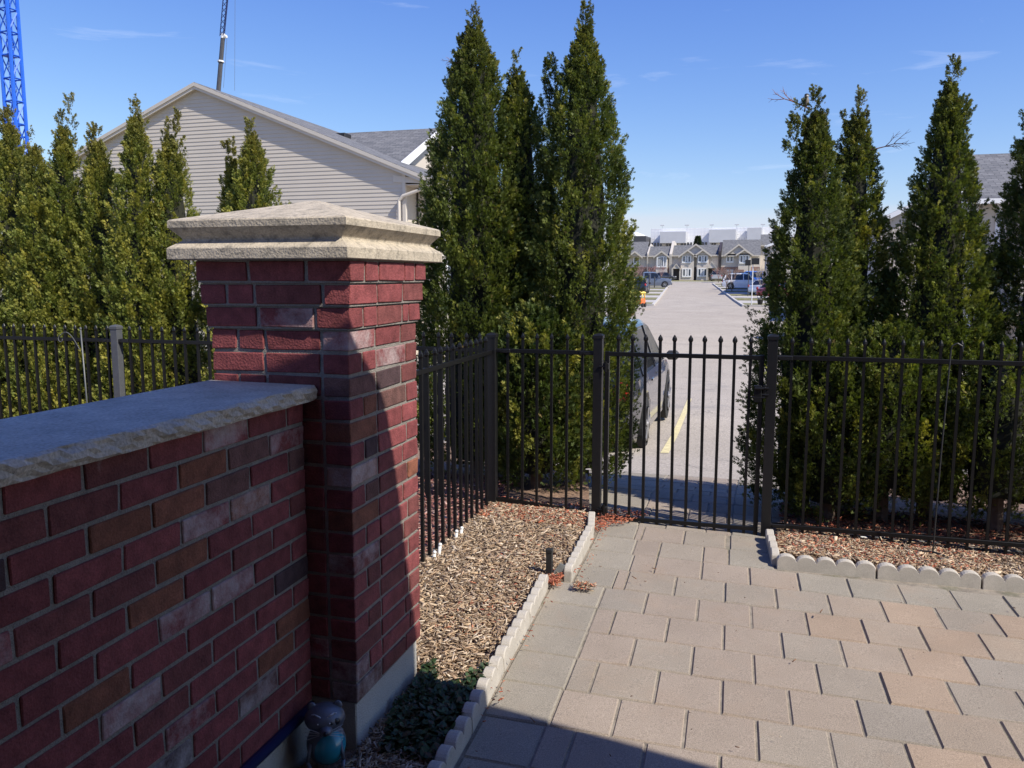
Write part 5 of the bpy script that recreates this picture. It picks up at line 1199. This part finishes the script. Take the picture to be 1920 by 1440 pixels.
# ------------------------------------------------------------------ signs, boards, pots
def board(u, v0, v1, ub0, ub1, vb0, vb1, name, label, cat, postmat='trimw', hoop=False):
    g = gp(u, v1); d = math.hypot(g[0], g[1]); tp = atd(u, v0, d); t = thing(name, label, cat, (g[0], g[1], g[2])); 
    b = MB(); b.tube((0, 0, -.1), (0, 0, tp[2] - g[2]), .035, n=8); b.build('post', postmat, t)
    p0 = atd(ub0, vb1, d); p1 = atd(ub1, vb0, d); w_ = abs(p1[0] - p0[0]); cx = (p0[0] + p1[0]) / 2 - g[0]
    b = MB(); b.cbox(cx - w_ / 2, cx + w_ / 2, -.12, -.06, p0[2] - g[2], p1[2] - g[2], .01); b.build('panel', 'blackplastic', t)
    return t
board(1409, 487, 574, 1409, 1424, 484, 496, 'basketball_hoop', 'white post carrying a dark rectangular board on the right lawn strip', 'hoop')
board(1402, 490, 556, 1397, 1408, 487, 498, 'basketball_hoop', 'dark board on a post, partly behind the nearer white post', 'hoop', 'darkgrey')
for (u, w_, lb) in ((1442, 8, 'dark board on splayed struts, nearer the white signpost'), (1453, 8, 'dark board on splayed struts, close to the cedar')):
    g = gp(u, 560); d = math.hypot(g[0], g[1]); p0 = atd(u - w_ / 2, 500, d); p1 = atd(u + w_ / 2, 487, d); t = thing('basketball_hoop', lb, 'hoop', g)
    b = MB(); b.cbox(p0[0] - g[0], p1[0] - g[0], -.05, 0, p0[2] - g[2], p1[2] - g[2], .01); b.build('panel', 'blackplastic', t)
    b = MB(); b.tube((0, .1, 0), (0, .1, p0[2] - g[2] - .6), .05, n=8); b.tube((0, .1, p0[2] - g[2] - .6), (p0[0] - g[0], 0, p1[2] - g[2]), .03, n=6); b.tube((0, .1, p0[2] - g[2] - .6), (p1[0] - g[0], 0, p1[2] - g[2]), .03, n=6); b.build('post', 'trimw', t)
g = gp(1425, 574); t = thing('flower_pot', 'dark flower pot with pale blooms on the right lawn strip', 'flower pot', (g[0], g[1], g[2] + .1)); b = MB(); b.tube((0, 0, 0), (0, 0, .36), .15, .22, 14); b.build('pot', 'blackplastic', t)
b = MB(); 
for k in range(14): b.ball((random.uniform(-.2, .2), random.uniform(-.2, .2), .42 + random.uniform(0, .16)), .06, 8, 6)
b.build('blooms', 'curtain', t, True)
for k, (u, v0, v1, lb) in enumerate(((1217, 516, 546, 'dark thin post on the left lawn strip, the nearer of two'), (1227, 520, 541, 'dark thin post on the left lawn strip, the farther of two'))):
    g = gp(u, v1); d = math.hypot(g[0], g[1]); p = atd(u, v0, d); b = MB(); b.tube((0, 0, 0), (0, 0, p[2] - g[2]), .07, n=8); b.ball((0, 0, p[2] - g[2]), .09, 8, 6); o = b.build('post', 'darkgrey'); o.location = g; tag(o, lb, 'post')

# ------------------------------------------------------------------ bare trees and shrubs down the road
def bare_tree(u, v, vtop, label, seed, tint=(.20, .12, .10), spread=1.0, multi=False, mat=None):
    g = gp(u, v); d = math.hypot(g[0], g[1]); Ht = atd(u, vtop, d)[2] - g[2]; t = thing('bare_tree', label, 'tree', g, 'bare ornamental trees along the road')
    r = random.Random(seed); b = MB(); tk = MB()
    def go(p, dr, L_, rad, dep):
        q_ = p + dr * L_; b.tube(p, q_, rad, rad * .7, 4 if dep > 1 else 6, False)
        if dep >= 5: return
        for k in range(3 if dep < 4 else 2):
            a = r.uniform(0, 6.28); sp = r.uniform(.35, .75) * spread; nd = dr + np.array([math.cos(a) * sp, math.sin(a) * sp, .12]); nd /= np.linalg.norm(nd); go(p + dr * L_ * r.uniform(.65, 1), nd, L_ * r.uniform(.62, .8), rad * .62, dep + 1)
    h0 = Ht * .28; tk.tube((0, 0, -.1), (0, 0, h0), .05, .04, 8); tk.build('trunk', 'bark', t)
    for k in range(4): a = k * 1.57 + .4; dr = np.array([math.cos(a) * .5 * spread, math.sin(a) * .5 * spread, 1]); dr /= np.linalg.norm(dr); go(np.array([0, 0, h0 * .95]), dr, Ht * .24, .028, 1)
    nm = 'bt%d' % seed; M[nm] = mk('branch_bark', tint, .9, ns=10, na=.3); b.build('crown', nm, t); return t
bare_tree(1372, 548, 492, 'small bare tree in front of the white sport utility vehicle door', 41, (.28, .19, .15))
bare_tree(1362, 546, 494, 'slender bare tree at the rear of the white sport utility vehicle', 46, (.24, .18, .15))
bare_tree(1347, 530, 495, 'reddish bare tree before the garage of the higher terrace house', 42, (.30, .17, .14))
bare_tree(1427, 560, 490, 'pale bare tree between the signpost and the cedar', 43, (.38, .33, .27), .8)
bare_tree(1222, 530, 490, 'reddish bare tree above the pickup', 44, (.34, .20, .18))
bare_tree(1240, 528, 492, 'twiggy reddish bare tree left of the terrace porch', 47, (.32, .19, .17))
bare_tree(1196, 536, 488, 'pinkish bare tree at the edge of the tall cedar', 45, (.34, .21, .19))
def bush(u, v, w_, h, label, cols, seed, name='bush'):
    g = gp(u, v); g[2] += .08; r = np.random.default_rng(seed); n = 700; d = r.normal(size=(n, 3)); d /= np.linalg.norm(d, axis=1, keepdims=True); d[:, 2] = np.abs(d[:, 2])
    rr_ = r.uniform(.6, 1.05, (n, 1)); P = d * rr_ * np.array([w_ / 2, w_ / 2, h]); P = P + 0; C_ = np.array(cols)[r.integers(0, len(cols), n)]
    v_, q_, c_ = sprays(P, d + r.normal(0, .4, (n, 3)) + [0, 0, .5], np.full(n, .22), C_, r); o = np_mesh(name, v_, q_, c_, 'leaf'); o.location = g; tag(o, label, 'bush'); return o
bush(1256, 526, 1.6, 2.2, 'small conical evergreen left of the terrace porch', [(.05, .08, .04), (.03, .06, .03)], 1, 'evergreen_bush')
bush(1280, 525, 1.7, 1.6, 'round green bush right of the terrace porch', [(.07, .10, .04), (.05, .07, .03)], 2)
bush(1327, 525, 2.0, 1.8, 'yellowish green bush beside the silver minivan', [(.13, .14, .05), (.08, .10, .04)], 3)
bush(1239, 524, 2.6, 1.6, 'red-leaved bush in front of the bay house', [(.28, .03, .05), (.20, .03, .04)], 4)
bush(1300, 525, 5.0, .7, 'low brown bedding between the terrace bays', [(.16, .10, .07), (.10, .07, .05)], 5, 'flower_bed')
g = aty(1308, 470, 190); t = thing('evergreen_tree', 'small dark evergreen tip standing above the terrace roof gable', 'tree', (g[0], 190, 1.2)); zt = aty(1308, 443, 190)[2]; hh = zt - 1.2
r_ = np.random.default_rng(77); n = 1500; tt = r_.random(n) ** .7; th = r_.uniform(0, 6.28, n); ra_ = (1 - tt) * 2.6 * r_.uniform(.5, 1, n)
v_, q_, c_ = sprays(np.stack([np.cos(th) * ra_, np.sin(th) * ra_, tt * hh], 1), np.stack([np.cos(th), np.sin(th), .1 + 0 * th], 1), np.full(n, .7), np.array([(.04, .06, .03), (.06, .08, .04)])[r_.integers(0, 2, n)], r_); np_mesh('crown', v_, q_, c_, 'leaf', t)
b = MB(); b.tube((0, 0, 0), (0, 0, hh), .2, .02, 8); b.build('trunk', 'bark', t)

# ------------------------------------------------------------------ cranes
def lattice(b, base, hw, z0, z1, bay, rc, rb):
    x, y = base[0], base[1]; cs = [(-hw, -hw), (hw, -hw), (hw, hw), (-hw, hw)]
    for c_ in cs: b.tube((x + c_[0], y + c_[1], z0), (x + c_[0], y + c_[1], z1), rc, n=6)
    z = z0; k = 0
    while z < z1 - .1:
        for i in range(4):
            a, c_ = cs[i], cs[(i + 1) % 4]; zz = min(z + bay, z1)
            b.tube((x + a[0], y + a[1], z), (x + c_[0], y + c_[1], z), rb, n=4)
            if k % 2: a, c_ = c_, a
            b.tube((x + a[0], y + a[1], z), (x + c_[0], y + c_[1], zz), rb, n=4)
        z += bay; k += 1
tb = atd(34, 285, 70.0); t = thing('tower_crane', 'tall blue lattice mast of a tower crane at the left edge of the sky', 'crane', (tb[0], tb[1], 0))
mw = (atd(62, 285, 70)[0] - atd(20, 285, 70)[0]) / 2 * .9
b = MB(); lattice(b, (0, 0), mw, 0, 30, 1.55, .13, .055); b.build('mast', 'blue', t)
b = MB()
for z in (11.5, 17.0, 23.0): b.box(-mw - .05, mw * .6, -mw, mw, z, z + .12); b.tube((0, 0, z), (.3, 0, z - 5.4), .05, n=6)
for z in np.arange(2, 29, .35): b.tube((-.28, 0, z), (.28, 0, z), .02, n=4)
for s in (-1, 1): b.tube((.28 * s, 0, 1), (.28 * s, 0, 29.5), .03, n=4)
b.build('ladder_platforms', 'blue', t)
p0 = atd(410, 165, 95); p1 = atd(418, 70, 95); p2 = atd(430, -60, 95)
cb_ = (p0[0] - (p1[0] - p0[0]) * 2.0, p0[1], -.5); t = thing('mobile_crane', 'dark telescopic crane boom with blue lattice jib behind the gable peak', 'crane', cb_)
L0 = np.array(p0) - np.array(cb_); D_ = (p1 - p0) / np.linalg.norm(p1 - p0)
st_ = L0 - D_ * (L0[2] / D_[2] - .0); b = MB()
b.tube(st_, np.array(p1) - np.array(cb_), .30, .22, 8); b.tube(L0 + D_ * 2.6, L0 + D_ * 2.75, .33, n=8); b.build('boom', 'darkgrey', t)
b = MB(); e_ = np.array(p1) - np.array(cb_); b.tube(e_, e_ + [.45, 0, .05], .16, n=10); b.tube(e_ - D_ * .1, e_ + D_ * .35, .22, n=10); b.tube(L0 + D_ * 2.65, L0 + D_ * 2.8, .34, n=8); b.build('boom_head', 'trimw', t)
b = MB(); f_ = np.array(p2) - np.array(cb_); cs = [(-.28, -.2), (.28, -.2), (0, .25)]
for k, c_ in enumerate(cs): b.tube(e_ + [c_[0] * .7, c_[1], .2], f_ + [c_[0], c_[1], 0], .05, n=5)
nb = 12
for i in range(nb):
    A = e_ + (f_ - e_) * i / nb; B_ = e_ + (f_ - e_) * (i + 1) / nb
    for k in range(3): c0_, c1_ = cs[k], cs[(k + 1) % 3]; b.tube(A + [c0_[0], c0_[1], .1], B_ + [c1_[0], c1_[1], .1], .03, n=4)
b.build('lattice_jib', 'navy', t)
b = MB(); b.tube(f_ + [.7, 0, 0], np.array(atd(440, 170, 95)) - np.array(cb_), .018, n=4); b.tube(e_ + [.5, 0, 0], np.array(atd(419, 165, 95)) - np.array(cb_), .018, n=4); b.build('hoist_rope', 'darkgrey', t)
b = MB(); b.cbox(st_[0] - 2, st_[0] + 2, -1.3, 1.3, .6, 2.6, .2)
for k in range(4): b.tube((st_[0] - 1.6 + k * 1.05, -1.4, .5), (st_[0] - 1.6 + k * 1.05, -1.0, .5), .5, n=16)
b.build('carrier', 'darkgrey', t)

# ------------------------------------------------------------------ the house behind the camera whose eave shades the wall and the near patio
t = thing('porch_house', 'unseen house with a deep porch eave behind the viewpoint, shading the low wall', 'house', (1, -1, 0))
eave = [(6.0, 1.07), (2.53, 1.65), (1.5, 1.82), (1.22, 1.905), (1.0, 1.925), (.60, 1.965), (.42, 1.972), (.33, 1.955), (.18, 1.83), (.07, 1.78), (-.30, 1.72), (-1.2, 1.60), (-1.2, -1.4), (6, -1.4)]
b = MB(); b.prism([(x, y, 2.8) for x, y in eave], (0, 0, .16)); b.build('porch_roof', 'trim', t, base=t.location)
b = MB(); b.box(-1.2, 6, -1.0, -.8, -.1, 2.795); b.box(1.35, 6, .55, .75, -.1, 2.795); b.box(1.35, 1.55, -.79, .54, -.1, 2.795); b.build('sky_block_wall', 'redbrick', t, base=t.location)  # unseen walls added to block sky light and deepen the shade
b = MB(); b.box(-.35, .6, -.78, -.74, 0, 2.1); b.build('house_door', 'darkdoor', t, base=t.location)
